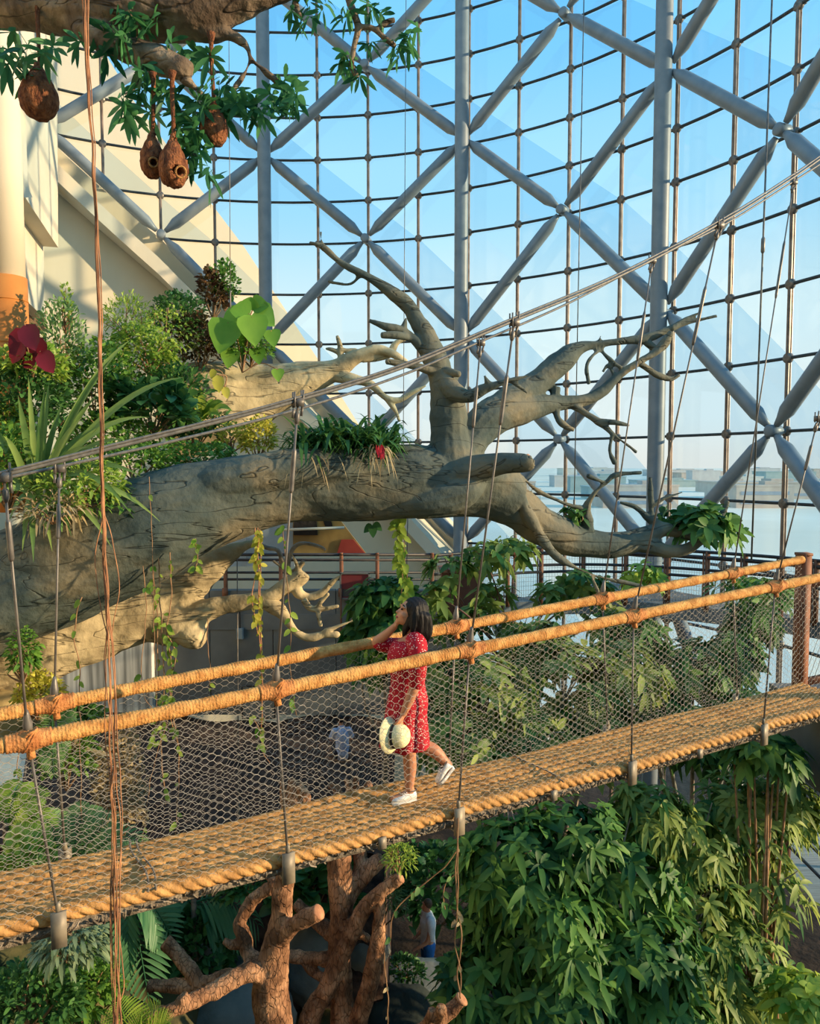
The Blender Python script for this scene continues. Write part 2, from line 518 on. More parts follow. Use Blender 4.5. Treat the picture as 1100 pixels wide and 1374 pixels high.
# solid wall below the slanting glass edge
m = MB(); V = []; F = []
ks = np.linspace(-10, 0, 61)
for k in ks:
    zt = min(zedge(max(k, -8)), 30) + (-(k + 8) * 1.2 if k < -8 else 0)
    V += [gp(k, GR + .02, 0), gp(k, GR + .02, zt), gp(k, GR + .35, zt), gp(k, GR + .35, 0)]
for i in range(len(ks) - 1):
    a = 4 * i
    for j in range(4): F.append((a + j, a + (j + 1) % 4, a + 4 + (j + 1) % 4, a + 4 + j))
m.add(V, F); struct(m, 'wall_far', M_khaki)
# pale sloping ledge under the brace
m = MB(); P = [gp(k, 11.75, zedge(k) - 1.15) for k in np.linspace(-8.2, 0, 40)]
V = []; F = []
for k in np.linspace(-8.3, 0, 42):
    z = zedge(max(k, -8)) - (0.0 if k > -8 else (k + 8) * 1.3)
    V += [gp(k, 11.25, z - 1.25), gp(k, 11.25, z - 0.78), gp(k, 11.95, z - 0.62), gp(k, 11.95, z - 1.25)]
for i in range(41):
    a = 4 * i
    for j in range(4): F.append((a + j, a + (j + 1) % 4, a + 4 + (j + 1) % 4, a + 4 + j))
F += [(0, 1, 2, 3), (164, 165, 166, 167)]
m.add(V, F); struct(m, 'trim_1', M_cream)

# ------------------------------------------------------------------ cream building on the left
def wall_pt(px, py):       # plane of the left facade
    # plan line from (-6.2,10.6) to (-8.6,18.6)
    d = ray(px, py); a = np.array([-6.2, 10.6]); v = np.array([-2.4, 8.0])
    k = d[0] / d[1]; t = (k * a[1] - a[0]) / (v[0] - k * v[1]); p = a + t * v
    return np.array([p[0], p[1], CAM[2] + d[2] / d[1] * p[1]])
m = MB(); m.poly([wall_pt(*q) for q in ((-60, -120), (76, -120), (78, 332), (28, 256), (-60, 256))], (-0.9, -0.25, 0))
struct(m, 'wall_left', M_cream)
m = MB(); m.poly([wall_pt(*q) + np.array([-0.35, -0.1, 0]) for q in ((26, 250), (80, 320), (82, 428), (60, 405), (34, 378), (26, 374))], (-0.8, -0.25, 0))
struct(m, 'wall_left_lower', M_cream)
m = MB(); m.poly([wall_pt(*q) + np.array([-0.6, -0.2, 0]) for q in ((-60, 372), (34, 374), (62, 404), (96, 416), (96, 446), (40, 444), (-60, 470))], (-0.8, -0.25, 0))
struct(m, 'trim_2', mat('brown_soffit', rgb(116, 84, 58), rgb(130, 96, 66), 3, 0.8))
m = MB(); a = wall_pt(-4, 150); m.poly([wall_pt(*q) + np.array([0.16, 0.02, 0]) for q in ((4, 150), (20, 152), (22, 262), (4, 262))], (-0.2, -0.05, 0))
struct(m, 'trim_3', M_khaki)
m = MB(); m.poly([wall_pt(*q) + np.array([0.4, 0.1, 0]) for q in ((-40, 60), (-6, 60), (2, 250), (9, 262), (-40, 262))], (-0.3, -0.1, 0))
struct(m, 'trim_4', M_cream)
# round column, pale above and ochre below
pc = W(10, 370, 9.9)
m = MB(); m.lathe([(0.2, 11.0 - 11.0), (0.215, 0.0), (0.215, 3.2)], [pc[0], pc[1], 14.02], (0, 0, 1), 28)
pil = struct(m, 'pillar', M_cream, True)
m = MB(); m.lathe([(0.235, 0), (0.235, 3.06)], [pc[0], pc[1], 11.0], (0, 0, 1), 28)
for z in (11.9, 12.6, 13.2, 13.75): m.lathe([(0.24, 0), (0.243, 0.01), (0.24, 0.02)], [pc[0], pc[1], z], (0, 0, 1), 28)
m.build('pillar_cladding', M_orange, pil)

# ------------------------------------------------------------------ floor, terraces, back of the room
m = MB(); m.box((0, 8, 1.5), (40, 44, 0.4)); struct(m, 'floor', M_dark)
# unseen back and side walls of the hall, added to limit the ambient light
m = MB(); m.box((-2, -9.2, 11.5), (30, 0.4, 20)); struct(m, 'wall_back', M_khaki)
m = MB(); m.box((-13.5, 0, 11.5), (0.4, 18, 20)); struct(m, 'wall_side', M_khaki)
# upper gallery: slab along the glass on the right, straight slab on the left
def ring(name, r0, r1, z0, z1, k0, k1, mt, n=30):
    m = MB(); V = []; F = []
    for k in np.linspace(k0, k1, n):
        V += [gp(k, r0, z0), gp(k, r0, z1), gp(k, r1, z1), gp(k, r1, z0)]
    for i in range(n - 1):
        a = 4 * i
        for j in range(4): F.append((a + j, a + (j + 1) % 4, a + 4 + (j + 1) % 4, a + 4 + j))
    e = 4 * (n - 1); F += [(0, 1, 2, 3), (e, e + 1, e + 2, e + 3)]
    m.add(V, F); return struct(m, name, mt)
m = MB(); m.box((-3.2, 14.55, 8.65), (8.4, 1.1, 0.3)); struct(m, 'gallery_floor_left', M_grey)
# grey panelled wall below the left gallery
m = MB()
for i in range(7):
    x0 = -7.4 + i * 1.2
    m.box((x0 + 0.59, 14.12, 8.05), (1.185, 0.2, 2.4))
struct(m, 'wall_gallery', M_grey)
m = MB(); m.box((-5.75, 13.98, 8.4), (1.75, 0.24, 2.9)); struct(m, 'wall_streaked', M_streak)
m = MB(); m.poly([W(q[0], q[1], 16.6) for q in ((150, 640), (335, 640), (335, 760), (150, 760))], (0, 0.2, 0)); struct(m, 'wall_rear', mat('pale_grey_wall', rgb(176, 178, 176), rgb(190, 190, 186), 0.8, 0.85))
# middle planting bed (level with the lower walkway)
m = MB(); n = 40; V = []; F = []
for i in range(n + 1):
    for j in range(n + 1):
        x = -8 + 7.75 * i / n; y = 9.3 + 4.9 * j / n
        z = 6.72 + 0.16 * noise.noise(Vector((x * 1.3, y * 1.3, 0))) + 0.05 * noise.noise(Vector((x * 6, y * 6, 3)))
        V.append((x, y, z))
for i in range(n):
    for j in range(n):
        a = i * (n + 1) + j; F.append((a, a + n + 1, a + n + 2, a + 1))
base = len(V)
m.add(V, F); 
m.box((-4.15, 11.75, 4.1), (7.6, 4.8, 4.8))
struct(m, 'ground_bed', M_litter, True)
# lower landing on the right with its deck
m = MB(); m.box((8.6, 12.9, 3.9), (3.0, 5.4, 0.16)); struct(m, 'landing_floor', mat('deck_grating', rgb(150, 142, 130), rgb(186, 178, 164), 2, 0.8, stretch=(1, 30, 1), detail=2))
m = MB(); m.box((5.6, 8.75, 8.35), (1.9, 1.5, 0.9)); struct(m, 'landing_slab', M_grey)

# ------------------------------------------------------------------ outside
m = MB(); m.box((0, 1500, -0.3), (6000, 6000, 0.4)); struct(m, 'ground', M_tan)
# white sloping wing of the building beyond the glass
def wing(px, py):
    d = ray(px, py); k = d[0] / d[1]; Y = 30.0 / (1 - 0.55 * k)
    return np.array([k * Y, Y, CAM[2] + d[2] / d[1] * Y])
m = MB(); m.poly([wing(*q) for q in ((-200, -220), (70, -60), (134, 60), (180, 136), (328, 332), (433, 492), (556, 690), (640, 830), (-200, 830))], (-1.2, 5.0, 0))
struct(m, 'wall_wing', M_white)
M_far = [mat('far_a', rgb(196, 176, 160), rgb(210, 192, 174), 0.3, 0.9), mat('far_b', rgb(214, 204, 190), rgb(220, 212, 200), 0.3, 0.9),
         mat('far_c', rgb(196, 190, 184), rgb(206, 200, 192), 0.3, 0.9), mat('far_d', rgb(160, 176, 170), rgb(176, 186, 178), 0.3, 0.9)]  # city haze is put into these pale colours, no volume is built
M_pane = mat('far_windows', rgb(150, 160, 170), rgb(160, 168, 176), 1, 0.6)
rs = np.random.default_rng(4)
taken = []
for D0 in (125, 160, 205, 260, 330, 420, 540, 700, 900):
    px = 628 + rs.uniform(0, 10)
    while px < 1135:
        wd = rs.uniform(12, 30) * (0.6 + D0 / 500); D = D0 + rs.uniform(0, 8)
        x = (px - 550) / 1000 * D + wd / 2; px += (wd + rs.uniform(2, 10) * (1 + D0 / 120)) / D * 1000
        if D0 < 180 and x > 20: continue
        h = rs.uniform(3, 7) * (0.7 + D0 / 900)
        if rs.random() < 0.14 and D0 > 500: h *= 2.2
        dp = min(wd * 0.6, 20 + D0 * .02)
        y = D + dp / 2
        m = MB(); m.box((x, y, h / 2 - 0.1), (wd, dp, h)); m.box((x, y, h - .1), (wd * 1.02, dp * 1.02, .5)); m.box((x + wd * .2, y, h + .5), (wd * .25, dp * .4, 1.4))
        if D0 < 300:      # window recesses
            nw = max(3, int(wd / 3))
        b = m.build('city_building', M_far[int(rs.integers(0, 4))], None, False)
        tag(b, 'pale low building in the hazy city beyond the glass wall', 'building', 'hazy city buildings beyond the glass')
        if D0 < 300:
            for z in range(max(1, int(h / 3))):
                q = MB(); q.box((x, y - dp / 2 - .03, 1.5 + z * 2.6), (wd * .84, .1, 1.0)); q.build('window_band', M_pane, b, False)
# ------------------------------------------------------------------ rope bridge
def coir(name, a, b, scale, stretch=(1, 1, 1), bump=0.5):
    return mat(name, rgb(*a), rgb(*b), scale, 0.85, bump=bump, bscale=scale * 4, stretch=stretch, spec=0.15)
M_rope = coir('deck_rope', (156, 114, 68), (198, 150, 92), 9)
M_lash = coir('handrail_cord', (172, 116, 62), (218, 164, 98), 14)
M_knot = coir('lashing_cord', (158, 98, 56), (206, 144, 88), 16)
M_net = mat('net_wire', rgb(150, 142, 130), rgb(176, 168, 156), 30, 0.5, metal=0.1)
M_hang = mat('hanger_steel', rgb(92, 88, 84), rgb(120, 114, 108), 12, 0.45, metal=0.3)
M_cable = mat('cable_grey', rgb(92, 92, 92), rgb(118, 116, 112), 40, 0.5, metal=0.2)
M_plate = mat('plate_steel', rgb(112, 104, 92), rgb(150, 138, 118), 8, 0.55, metal=0.3)
M_under = mat('under_mat', rgb(92, 82, 70), rgb(150, 136, 118), 14, 0.9, bump=0.6)

bridge = thing('rope_bridge', 'long suspension footbridge of thick twisted coir ropes with wire net sides', 'bridge', (0.3, 5.6, 8.9))

def zfit(pts, off, deg=2):
    S = []; Z = []
    for px, py in pts:
        p, s = BR(px, py, off); S.append(s); Z.append(p[2])
    return np.polyfit(S, Z, deg)
DW = 0.65
cdeck = zfit([(-40, 1266), (0, 1252), (150, 1212), (300, 1172), (450, 1136), (550, 1112), (620, 1088), (750, 1055), (850, 1026), (950, 998), (1100, 955)], 0.0)
crail_n = zfit([(0, 1003), (150, 970), (300, 938), (370, 922), (450, 909), (550, 893), (630, 874), (750, 846), (850, 826), (950, 805), (1040, 787), (1100, 775)], -0.02, 3)
crail_f = zfit([(0, 958), (72, 945), (200, 920), (320, 896), (400, 881), (520, 860), (610, 840), (700, 824), (808, 803), (900, 786), (983, 769), (1090, 748)], DW + 0.02, 3)
def bp(s, off, z):
    p = B0 + s * BU + off * BN
    return np.array([p[0], p[1], z])
S0, S1 = -3.6, 5.35
SS = np.arange(S0, S1, 0.013)
sr = np.random.default_rng(3)
deck = MB(); deck.add(np.array([bp(s, o, np.polyval(cdeck, s) - 0.055 - d) for s in np.arange(S0, S1, .1) for o, d in ((0.02, 0), (0.02, .05), (DW - .02, .05), (DW - .02, 0))]),
    [(4 * i + a, 4 * i + (a + 1) % 4, 4 * i + 4 + (a + 1) % 4, 4 * i + 4 + a) for i in range(len(np.arange(S0, S1, .1)) - 1) for a in range(4)])
deck = deck.build('deck', M_under, bridge)
NR = 9
for r in range(NR):
    off = (r + 0.5) * DW / NR; big = 1.18 if r == 0 else 1.0
    rad = DW / NR * 0.56 * big; ph = sr.uniform(0, 6)
    sgn = 1 if r % 2 == 0 else 1
    zz = np.polyval(cdeck, SS) + 0.012 * np.sin(SS * 2.1 + r) - 0.01
    P = np.array([bp(s, off + 0.006 * math.sin(s * 5 + r * 2), z) for s, z in zip(SS, zz)])
    if r == 0: P[:, 2] += 0.004
    prof = lambda i, a, ph=ph, sgn=sgn: 1.0 + 0.46 * (np.abs(np.cos(2.0 * (a - i * 0.013 * 19.0) + ph)) ** 0.55 - 0.78)
    m = MB(); m.tube(P, rad, 28, prof=prof); m.build('deck_rope', M_rope, deck)
# cross lashings under the edge and shredded matting along it
m = MB()
for s in np.arange(S0, S1, 0.035):
    z = np.polyval(cdeck, s) - 0.05
    a = bp(s, -0.012 + sr.uniform(-.01, .01), z + sr.uniform(-.015, .01)); b = bp(s + sr.uniform(-.06, .08), 0.01 + sr.uniform(-.01, .02), z - sr.uniform(0.02, 0.06))
    m.tube([a, (a + b) / 2 + sr.normal(0, .006, 3), b], 0.006, 5)
m.build('edge_lacing', M_under, deck)
# cross bands on the deck
for px in (195, 205, 742):
    m = MB(); _, s = BR(px, 1180 if px < 400 else 1050, 0.1)
    m.tube([bp(s + .02 * math.sin(o * 9), o, np.polyval(cdeck, s) + 0.038) for o in np.linspace(-.03, DW, 12)], 0.006, 6); m.build('cross_cord', M_under, deck)

# handrails: rope core wound with cord
def rail(coef, off, z_extra=0.0):
    ss = np.arange(S0, S1, 0.0065)
    P = np.array([bp(s, off, np.polyval(coef, s)) for s in ss])
    k = np.arange(len(ss))
    rr = 0.041 + 0.0035 * np.abs(np.sin(k * math.pi / 3.0)) + 0.002 * np.sin(ss * 23) + 0.003 * np.maximum(0, np.sin(ss * 11)) ** 6
    m = MB(); m.tube(P, rr, 14)
    return m.build('handrail', M_lash, bridge)
rail_n = rail(crail_n, -0.02); rail_f = rail(crail_f, DW + 0.02)

# wire net sides
def net(coef, off):
    m = MB(); ds = 0.0225; cols = int((S1 - S0) / ds); rows = 44
    rad = 0.00115; V = []; F = []
    def pt(i, j):
        s = S0 + i * ds; t = j / rows
        z0 = np.polyval(cdeck, s) + 0.01; z1 = np.polyval(coef, s) - 0.035
        bulge = 0.05 * math.sin(math.pi * t) * (1 if off > .3 else -1)
        return bp(s, off + bulge + 0.003 * math.sin(i * 1.7 + j), z0 + (z1 - z0) * t + 0.003 * math.sin(i * .9 + 2.2 * j))
    for j in range(rows):
        # one zig-zag wire per row; rows meet at alternate points
        P = [pt(i, j + (0.48 if (i // 2 + j) % 2 else -0.48) + .5) for i in range(cols + 1)]
        m.tube(P, rad, 4)
    return m
net(crail_n, 0.0).build('side_net', M_net, bridge); net(crail_f, DW).build('side_net', M_net, bridge)

# suspension cables
def cable(pts, off, r):
    P = spline(np.array([BR(px, py, off)[0] for px, py in pts]), 8)
    m = MB(); m.tube(P, r, 8); m.build('suspension_cable', M_cable, bridge)
ON, OF = -0.2, DW + 0.2
cab_n = [(-80, 655), (5, 637), (150, 601), (280, 569), (400, 537), (540, 493), (690, 430), (830, 371), (965, 300), (1064, 238), (1130, 192), (1250, 108), (1400, -5)]
cab_f = [(-80, 662), (0, 643), (80, 626), (240, 590), (400, 549), (540, 503), (645, 458), (760, 408), (875, 348), (970, 302), (1065, 243), (1130, 200), (1250, 118), (1400, 10)]
cable(cab_n, ON, 0.0115); cable(cab_f, OF, 0.0105)
cable([(x, y - 4) for x, y in cab_n], ON - .01, 0.007)

def hanger(top, railp, foot, near):
    offt = ON if near else OF; coef = crail_n if near else crail_f; offr = -0.02 if near else DW + 0.02
    a = BR(*top, offt)[0]; _, s = BR(*railp, offr); b = bp(s, offr, np.polyval(coef, s))
    _, s2 = BR(*foot, -0.03 if near else DW + 0.03); c = bp(s2, -0.03 if near else DW + 0.03, np.polyval(cdeck, s2) - 0.03)
    m = MB(); m.tube([a, b], 0.0075, 8)
    h = m.build('hanger_rod', M_hang, bridge)
    u = nrm(b - a); L = np.linalg.norm(b - a)
    m = MB(); q = [a + u * L * t for t in (0.16, 0.17, 0.3, 0.31)]; m.tube(q, [0.009, 0.015, 0.015, 0.009], 8); m.build('turnbuckle', M_hang, h)
    m = MB(); m.lathe([(0.012, -0.02), (0.022, -0.01), (0.026, 0.04), (0.014, 0.1), (0.01, 0.12)], b + np.array([0, 0, .05]), -u, 10); m.build('rod_socket', M_hang, h)
    # bulldog clamp on the cable: saddle plus two U-bolts with upstanding ends
    m = MB(); cu = np.array([BU[0], BU[1], 0.25]); cu = nrm(cu)
    m.box(a + np.array([0, 0, -.012]), (0.07, 0.035, 0.05))
    for e in (-1, 1):
        for g in (-1, 1):
            p = a + cu * 0.028 * e + np.array([BN[0], BN[1], 0]) * 0.016 * g
            m.tube([p + np.array([0, 0, -.04]), p + np.array([0, 0, .055])], 0.006, 6)
        p = a + cu * 0.028 * e; m.tube([p + np.array([0, 0, -.045]), p + u * .1], 0.009, 6)
    m.lathe([(0.008, 0), (0.018, 0.01), (0.018, 0.05), (0.01, 0.07)], a + u * .07, u, 8)
    m.build('cable_clamp', M_hang, h)
    # lower rod and plate at the deck edge
    m = MB(); m.tube([b, c + np.array([0, 0, .06])], 0.008, 8); m.build('lower_rod', M_hang, h)
    m = MB(); x = np.array([BU[0], BU[1], 0]); y = np.array([BN[0], BN[1], 0]); R = np.array([x, y, (0, 0, 1)]).T
    g = -1 if near else 1
    m.box(c + np.array([0, 0, -.01]) + y * .014 * g, (0.08, 0.022, 0.2), R); m.box(c + np.array([0, 0, -.085]) + y * -.06 * g, (0.062, 0.16, 0.014), R)
    m.lathe([(0.012, 0), (0.017, .005), (0.014, .04), (.009, .05)], c + np.array([0, 0, .09]), (0, 0, 1), 8)
    m.build('edge_plate', M_plate, h)
    # cord lashing on the handrail: a swollen cross-wound knot
    ss = np.arange(s - 0.11, s + 0.12, 0.0055); k = np.arange(len(ss))
    P = np.array([bp(t, offr, np.polyval(coef, t)) for t in ss])
    rr = 0.047 + 0.016 * np.exp(-((ss - s) / 0.05) ** 2) + 0.004 * np.abs(np.sin(k * math.pi / 3.2 + .4))
    m = MB(); m.tube(P, rr, 14)
    for t in range(3):
        m.tube([P[len(P) // 2] + np.array([0.06 * math.cos(q) * BU[0] * .6, 0.06 * math.cos(q) * BU[1] * .6, 0]) + np.array([BN[0] * .062 * math.sin(q), BN[1] * .062 * math.sin(q), 0.06 * math.cos(q + .6 * t)]) for q in np.linspace(0, 6.28, 20)], 0.007, 6)
    m.tube([P[len(P) // 2] + np.array([0, 0, -.04]), P[len(P) // 2] + np.array([.01, 0, -.1])], 0.022, 8)
    m.build('lashing', M_knot, rail_n if near else rail_f)
for t, r, f in (((5, 637), (38, 993), (78, 1222)), ((400, 537), (370, 922), (386, 1148)), ((690, 430), (630, 873), (615, 1084)), ((965, 300), (850, 826), (847, 1025)), ((1098, 560), (1040, 787), (1024, 970))):
    hanger(t, r, f, True)
for t, r, f in (((80, 626), (73, 945), (88, 1168)), ((645, 458), (611, 840), (602, 1020)), ((875, 348), (808, 803), (815, 985)), ((1065, 243), (983, 769), (989, 935))):
    hanger(t, r, f, False)
# intermediate plates on the near edge
for px, py in ((512, 1122), (742, 1062), (938, 1004)):
    _, s = BR(px, py, -0.02); c = bp(s, -0.03, np.polyval(cdeck, s) - 0.05)
    m = MB(); m.box(c, (0.055, 0.02, 0.08), np.array([[BU[0], BN[0], 0], [BU[1], BN[1], 0], [0, 0, 1.0]])); m.build('edge_bracket', M_plate, deck)

# portal at the right end of the bridge
_, se = BR(1093, 770, -0.02)
g = thing('bridge_gate', 'rusty brown steel gate frame at the far right end of the rope bridge', 'gate', bp(5.4, .4, 8.8))
def vpost(name, s, off, z0, z1, w=0.11):
    m = MB(); p = bp(s, off, 0); m.box((p[0], p[1], (z0 + z1) / 2), (w, w, z1 - z0), np.array([[BU[0], BN[0], 0], [BU[1], BN[1], 0], [0, 0, 1.0]])); m.box((p[0], p[1], z1), (w * 1.15, w * 1.15, .03)); return m.build(name, M_rust, g)
vpost('post', 5.42, -0.05, 8.8, 10.62, .12); vpost('post', 5.42, DW + .05, 8.8, 10.62, .12); vpost('post', 6.9, DW + .05, 8.8, 10.5, .1); vpost('post', 6.25, DW + .05, 8.8, 10.3, .06)
for z in (9.15, 10.28):
    m = MB(); m.bar(bp(5.45, DW + .05, z), bp(6.9, DW + .05, z), .05, .08); m.build('cross_bar', M_rust, g)
m = MB(); c = bp(6.2, .3, 8.86); m.box(c, (1.7, 1.0, 0.1), np.array([[BU[0], BN[0], 0], [BU[1], BN[1], 0], [0, 0, 1.0]])); m.build('threshold', M_rope, g, False)
m = MB()
for i in range(16):
    a = bp(5.48 + i * .1, DW + .05, 9.16); b = bp(5.48 + ((i + 6) % 16) * .1, DW + .05, 10.26)
    m.tube([a, b], .003, 4)
m.build('mesh_panel', M_net, g)
# ------------------------------------------------------------------ bark
def bark(name, a, b, c3, scale=2.0, stretch=(1, 1, 1), bump=0.5, bs=14, vein=None, rot=0, cells=0):
    m = mat(name, rgb(*a), rgb(*b), scale, 0.85, bump=bump, bscale=bs, stretch=stretch, c3=rgb(*c3), detail=8, spec=0.2)
    nt = m.node_tree; N = nt.nodes; L = nt.links
    b = N['Principled BSDF']
    # long fissures: thin bands of a stretched distorted noise, darker and sunken
    mp = N.new('ShaderNodeMapping'); mp.inputs['Scale'].default_value = vein or (0.7, 0.7, 3.0)
    tc = [n for n in N if n.type == 'TEX_COORD'][0]
    mr = N.new('ShaderNodeMapping'); mr.inputs['Rotation'].default_value = (0, 0, math.radians(rot)); L.new(tc.outputs['Object'], mr.inputs[0]); L.new(mr.outputs[0], mp.inputs[0])
    nz = N.new('ShaderNodeTexNoise'); nz.inputs['Scale'].default_value = 1.6; nz.inputs['Detail'].default_value = 3; nz.inputs['Distortion'].default_value = 0.5
    L.new(mp.outputs[0], nz.inputs[0])
    cr = N.new('ShaderNodeValToRGB'); e = cr.color_ramp.elements
    e[0].position = 0.487; e[0].color = (1, 1, 1, 1); e[1].position = 0.5; e[1].color = (0, 0, 0, 1)
    x = cr.color_ramp.elements.new(0.513); x.color = (1, 1, 1, 1)
    if cells:
        vo = N.new('ShaderNodeTexVoronoi'); vo.feature = 'DISTANCE_TO_EDGE'; vo.inputs['Scale'].default_value = cells
        wn = N.new('ShaderNodeMix'); wn.data_type = 'VECTOR'; wn.inputs[0].default_value = 0.12; L.new(mp.outputs[0], wn.inputs[4]); L.new(nz.outputs['Color'], wn.inputs[5]); L.new(wn.outputs[1], vo.inputs['Vector'])
        L.new(vo.outputs['Distance'], cr.inputs[0]); e[0].position = 0.0; e[0].color = (0, 0, 0, 1); x.position = 0.5; x.color = (1, 1, 1, 1)
        for q in cr.color_ramp.elements:
            if 0.005 < q.position < 0.499: q.position = 0.07; q.color = (.8, .8, .8, 1)
        cr.color_ramp.elements[1].position = 0.09; cr.color_ramp.elements[1].color = (1, 1, 1, 1)
    else:
        L.new(nz.outputs[0], cr.inputs[0])
    col = b.inputs['Base Color'].links[0].from_socket
    mx = N.new('ShaderNodeMix'); mx.data_type = 'RGBA'; mx.blend_type = 'MULTIPLY'; mx.inputs[0].default_value = 0.55
    L.new(col, mx.inputs[6]); L.new(cr.outputs[0], mx.inputs[7]); L.new(mx.outputs[2], b.inputs['Base Color'])
    b2 = N.new('ShaderNodeBump'); b2.inputs['Strength'].default_value = 0.5; b2.inputs['Distance'].default_value = 0.03
    L.new(cr.outputs[0], b2.inputs['Height'])
    old = b.inputs['Normal'].links[0].from_socket; L.new(old, b2.inputs['Normal']); L.new(b2.outputs[0], b.inputs['Normal'])
    return m
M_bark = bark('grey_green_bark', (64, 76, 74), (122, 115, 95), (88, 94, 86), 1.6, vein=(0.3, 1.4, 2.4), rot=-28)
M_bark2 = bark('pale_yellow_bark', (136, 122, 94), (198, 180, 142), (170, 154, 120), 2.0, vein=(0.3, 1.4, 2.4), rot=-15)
M_twig = mat('twig_bark', rgb(112, 104, 94), rgb(158, 146, 128), 8, 0.85, bump=0.4)
M_dead = bark('cracked_brown_bark', (104, 72, 50), (182, 138, 104), (146, 106, 78), 5.0, bump=0.9, bs=16, vein=(1, 1, .33), cells=30)
M_over = bark('flaky_brown_bark', (84, 70, 58), (150, 132, 110), (116, 100, 84), 4.0, bump=0.8, bs=18)
M_cut = mat('cut_wood', rgb(150, 104, 76), rgb(184, 138, 104), 10, 0.8, bump=0.3)
M_root = mat('aerial_root', rgb(124, 84, 60), rgb(182, 130, 92), 9, 0.8)
M_rootd = mat('brown_root', rgb(112, 84, 60), rgb(160, 124, 90), 9, 0.8)

def limb(mb, pts, seg=12, per=6, amp=0.0, minr=0.02):
    P, r = pxcurve(pts, per); r = np.maximum(r * 1.06, minr)
    if amp: P = wobble(P, amp, 2.5)
    mb.tube(P, r, seg)

# ---- the great grey horizontal tree
T = MB()
limb(T, [(-90, 845, 8.3, 78), (0, 796, 8.4, 72), (100, 754, 8.45, 74), (200, 707, 8.5, 69), (300, 670, 8.65, 53), (400, 651, 8.8, 47), (500, 650, 8.9, 46), (570, 645, 9.0, 46), (640, 648, 9.2, 38), (690, 668, 9.35, 30)], 26)
limb(T, [(560, 655, 8.95, 40), (600, 640, 9.0, 38), (603, 590, 9.0, 26), (600, 540, 9.0, 21), (588, 498, 9.0, 14), (574, 455, 9.0, 13), (558, 427, 9.0, 11), (542, 405, 9.0, 9.5), (516, 385, 8.95, 7.5), (484, 367, 8.9, 6), (455, 351, 8.9, 5), (433, 331, 8.9, 4.2), (414, 324, 8.9, 2.8)], 14)
limb(T, [(436, 335, 8.9, 4), (431, 322, 8.9, 3), (430, 309, 8.9, 2)], 8)
limb(T, [(486, 368, 8.9, 4), (470, 381, 8.95, 3.5), (450, 380, 9.0, 3), (440, 377, 9.0, 2.4)], 8)
limb(T, [(592, 512, 9.0, 9), (582, 485, 9.0, 7), (564, 462, 8.95, 6), (542, 445, 8.9, 5), (516, 437, 8.85, 4), (495, 430, 8.85, 2.8)], 8)
limb(T, [(552, 453, 8.92, 4.5), (535, 450, 8.8, 4), (512, 450, 8.75, 2.8)], 8)
limb(T, [(541, 446, 8.9, 4.2), (543, 434, 8.9, 3.4), (545, 425, 8.9, 2.4)], 8)
limb(T, [(606, 512, 9.0, 9), (593, 498, 8.95, 6), (578, 498, 8.9, 5), (553, 491, 8.85, 4.5), (518, 485, 8.8, 2.8)], 8)
limb(T, [(590, 497, 8.95, 5), (604, 500, 8.85, 4.4), (617, 502, 8.8, 3)], 8)
limb(T, [(592, 500, 8.95, 8), (607, 525, 8.8, 11), (629, 533, 8.7, 8), (651, 522, 8.65, 6), (680, 511, 8.6, 5), (711, 504, 8.6, 2.8)], 10)
limb(T, [(658, 519, 8.65, 5), (652, 508, 8.6, 3), (650, 503, 8.6, 2.2)], 8)
limb(T, [(685, 511, 8.6, 4), (698, 520, 8.6, 3.2), (708, 528, 8.6, 2.2)], 8)
limb(T, [(606, 630, 9.05, 28), (629, 596, 9.2, 23), (660, 562, 9.4, 25), (700, 548, 9.55, 19), (744, 541, 9.7, 11), (784, 537, 9.8, 8.5), (809, 525, 9.85, 7), (827, 506, 9.9, 6), (856, 486, 9.9, 5), (882, 470, 9.95, 4), (900, 446, 9.95, 2.8)], 14)
limb(T, [(672, 553, 9.45, 22), (700, 528, 9.6, 18), (724, 511, 9.7, 17), (751, 488, 9.8, 14.5), (776, 467, 9.9, 10), (809, 461, 9.95, 6.5), (860, 455, 10.0, 5.4), (889, 445, 10.05, 4.5), (918, 434, 10.1, 4), (962, 424, 10.1, 2.4)], 14)
limb(T, [(900, 441, 10.05, 4), (920, 428, 10.1, 3.2), (938, 420, 10.1, 2.2)], 8)
limb(T, [(806, 449, 9.9, 2.6), (803, 463, 9.95, 4), (820, 484, 9.9, 4), (834, 494, 9.88, 3.5)], 8)
limb(T, [(804, 470, 9.92, 4), (794, 478, 9.85, 3.2), (787, 493, 9.8, 2.8), (790, 515, 9.8, 2.2)], 8)
limb(T, [(864, 455, 10.0, 4), (878, 468, 10.0, 3.5), (890, 465, 10.0, 3), (900, 448, 10.0, 2.6)], 8)
limb(T, [(858, 487, 9.9, 4), (878, 501, 9.95, 3.4), (898, 508, 10.0, 3), (912, 503, 10.0, 2.2)], 8)
limb(T, [(808, 500, 9.9, 3), (816, 490, 9.9, 3), (826, 508, 9.9, 4)], 8)
limb(T, [(768, 543, 9.75, 6), (784, 553, 9.7, 4.5), (805, 567, 9.65, 4), (824, 584, 9.6, 3.5), (842, 597, 9.6, 3), (854, 607, 9.6, 2.2)], 8)
limb(T, [(803, 565, 9.65, 3.5), (824, 567, 9.6, 3), (845, 571, 9.6, 2.2)], 8)
limb(T, [(822, 582, 9.6, 3.5), (818, 604, 9.6, 3), (825, 622, 9.6, 2.2)], 8)
limb(T, [(745, 540, 9.7, 7), (748, 560, 9.65, 3.4), (758, 572, 9.65, 3), (770, 577, 9.65, 2.2)], 8)
limb(T, [(744, 520, 9.75, 9), (745, 535, 9.7, 6)], 8)
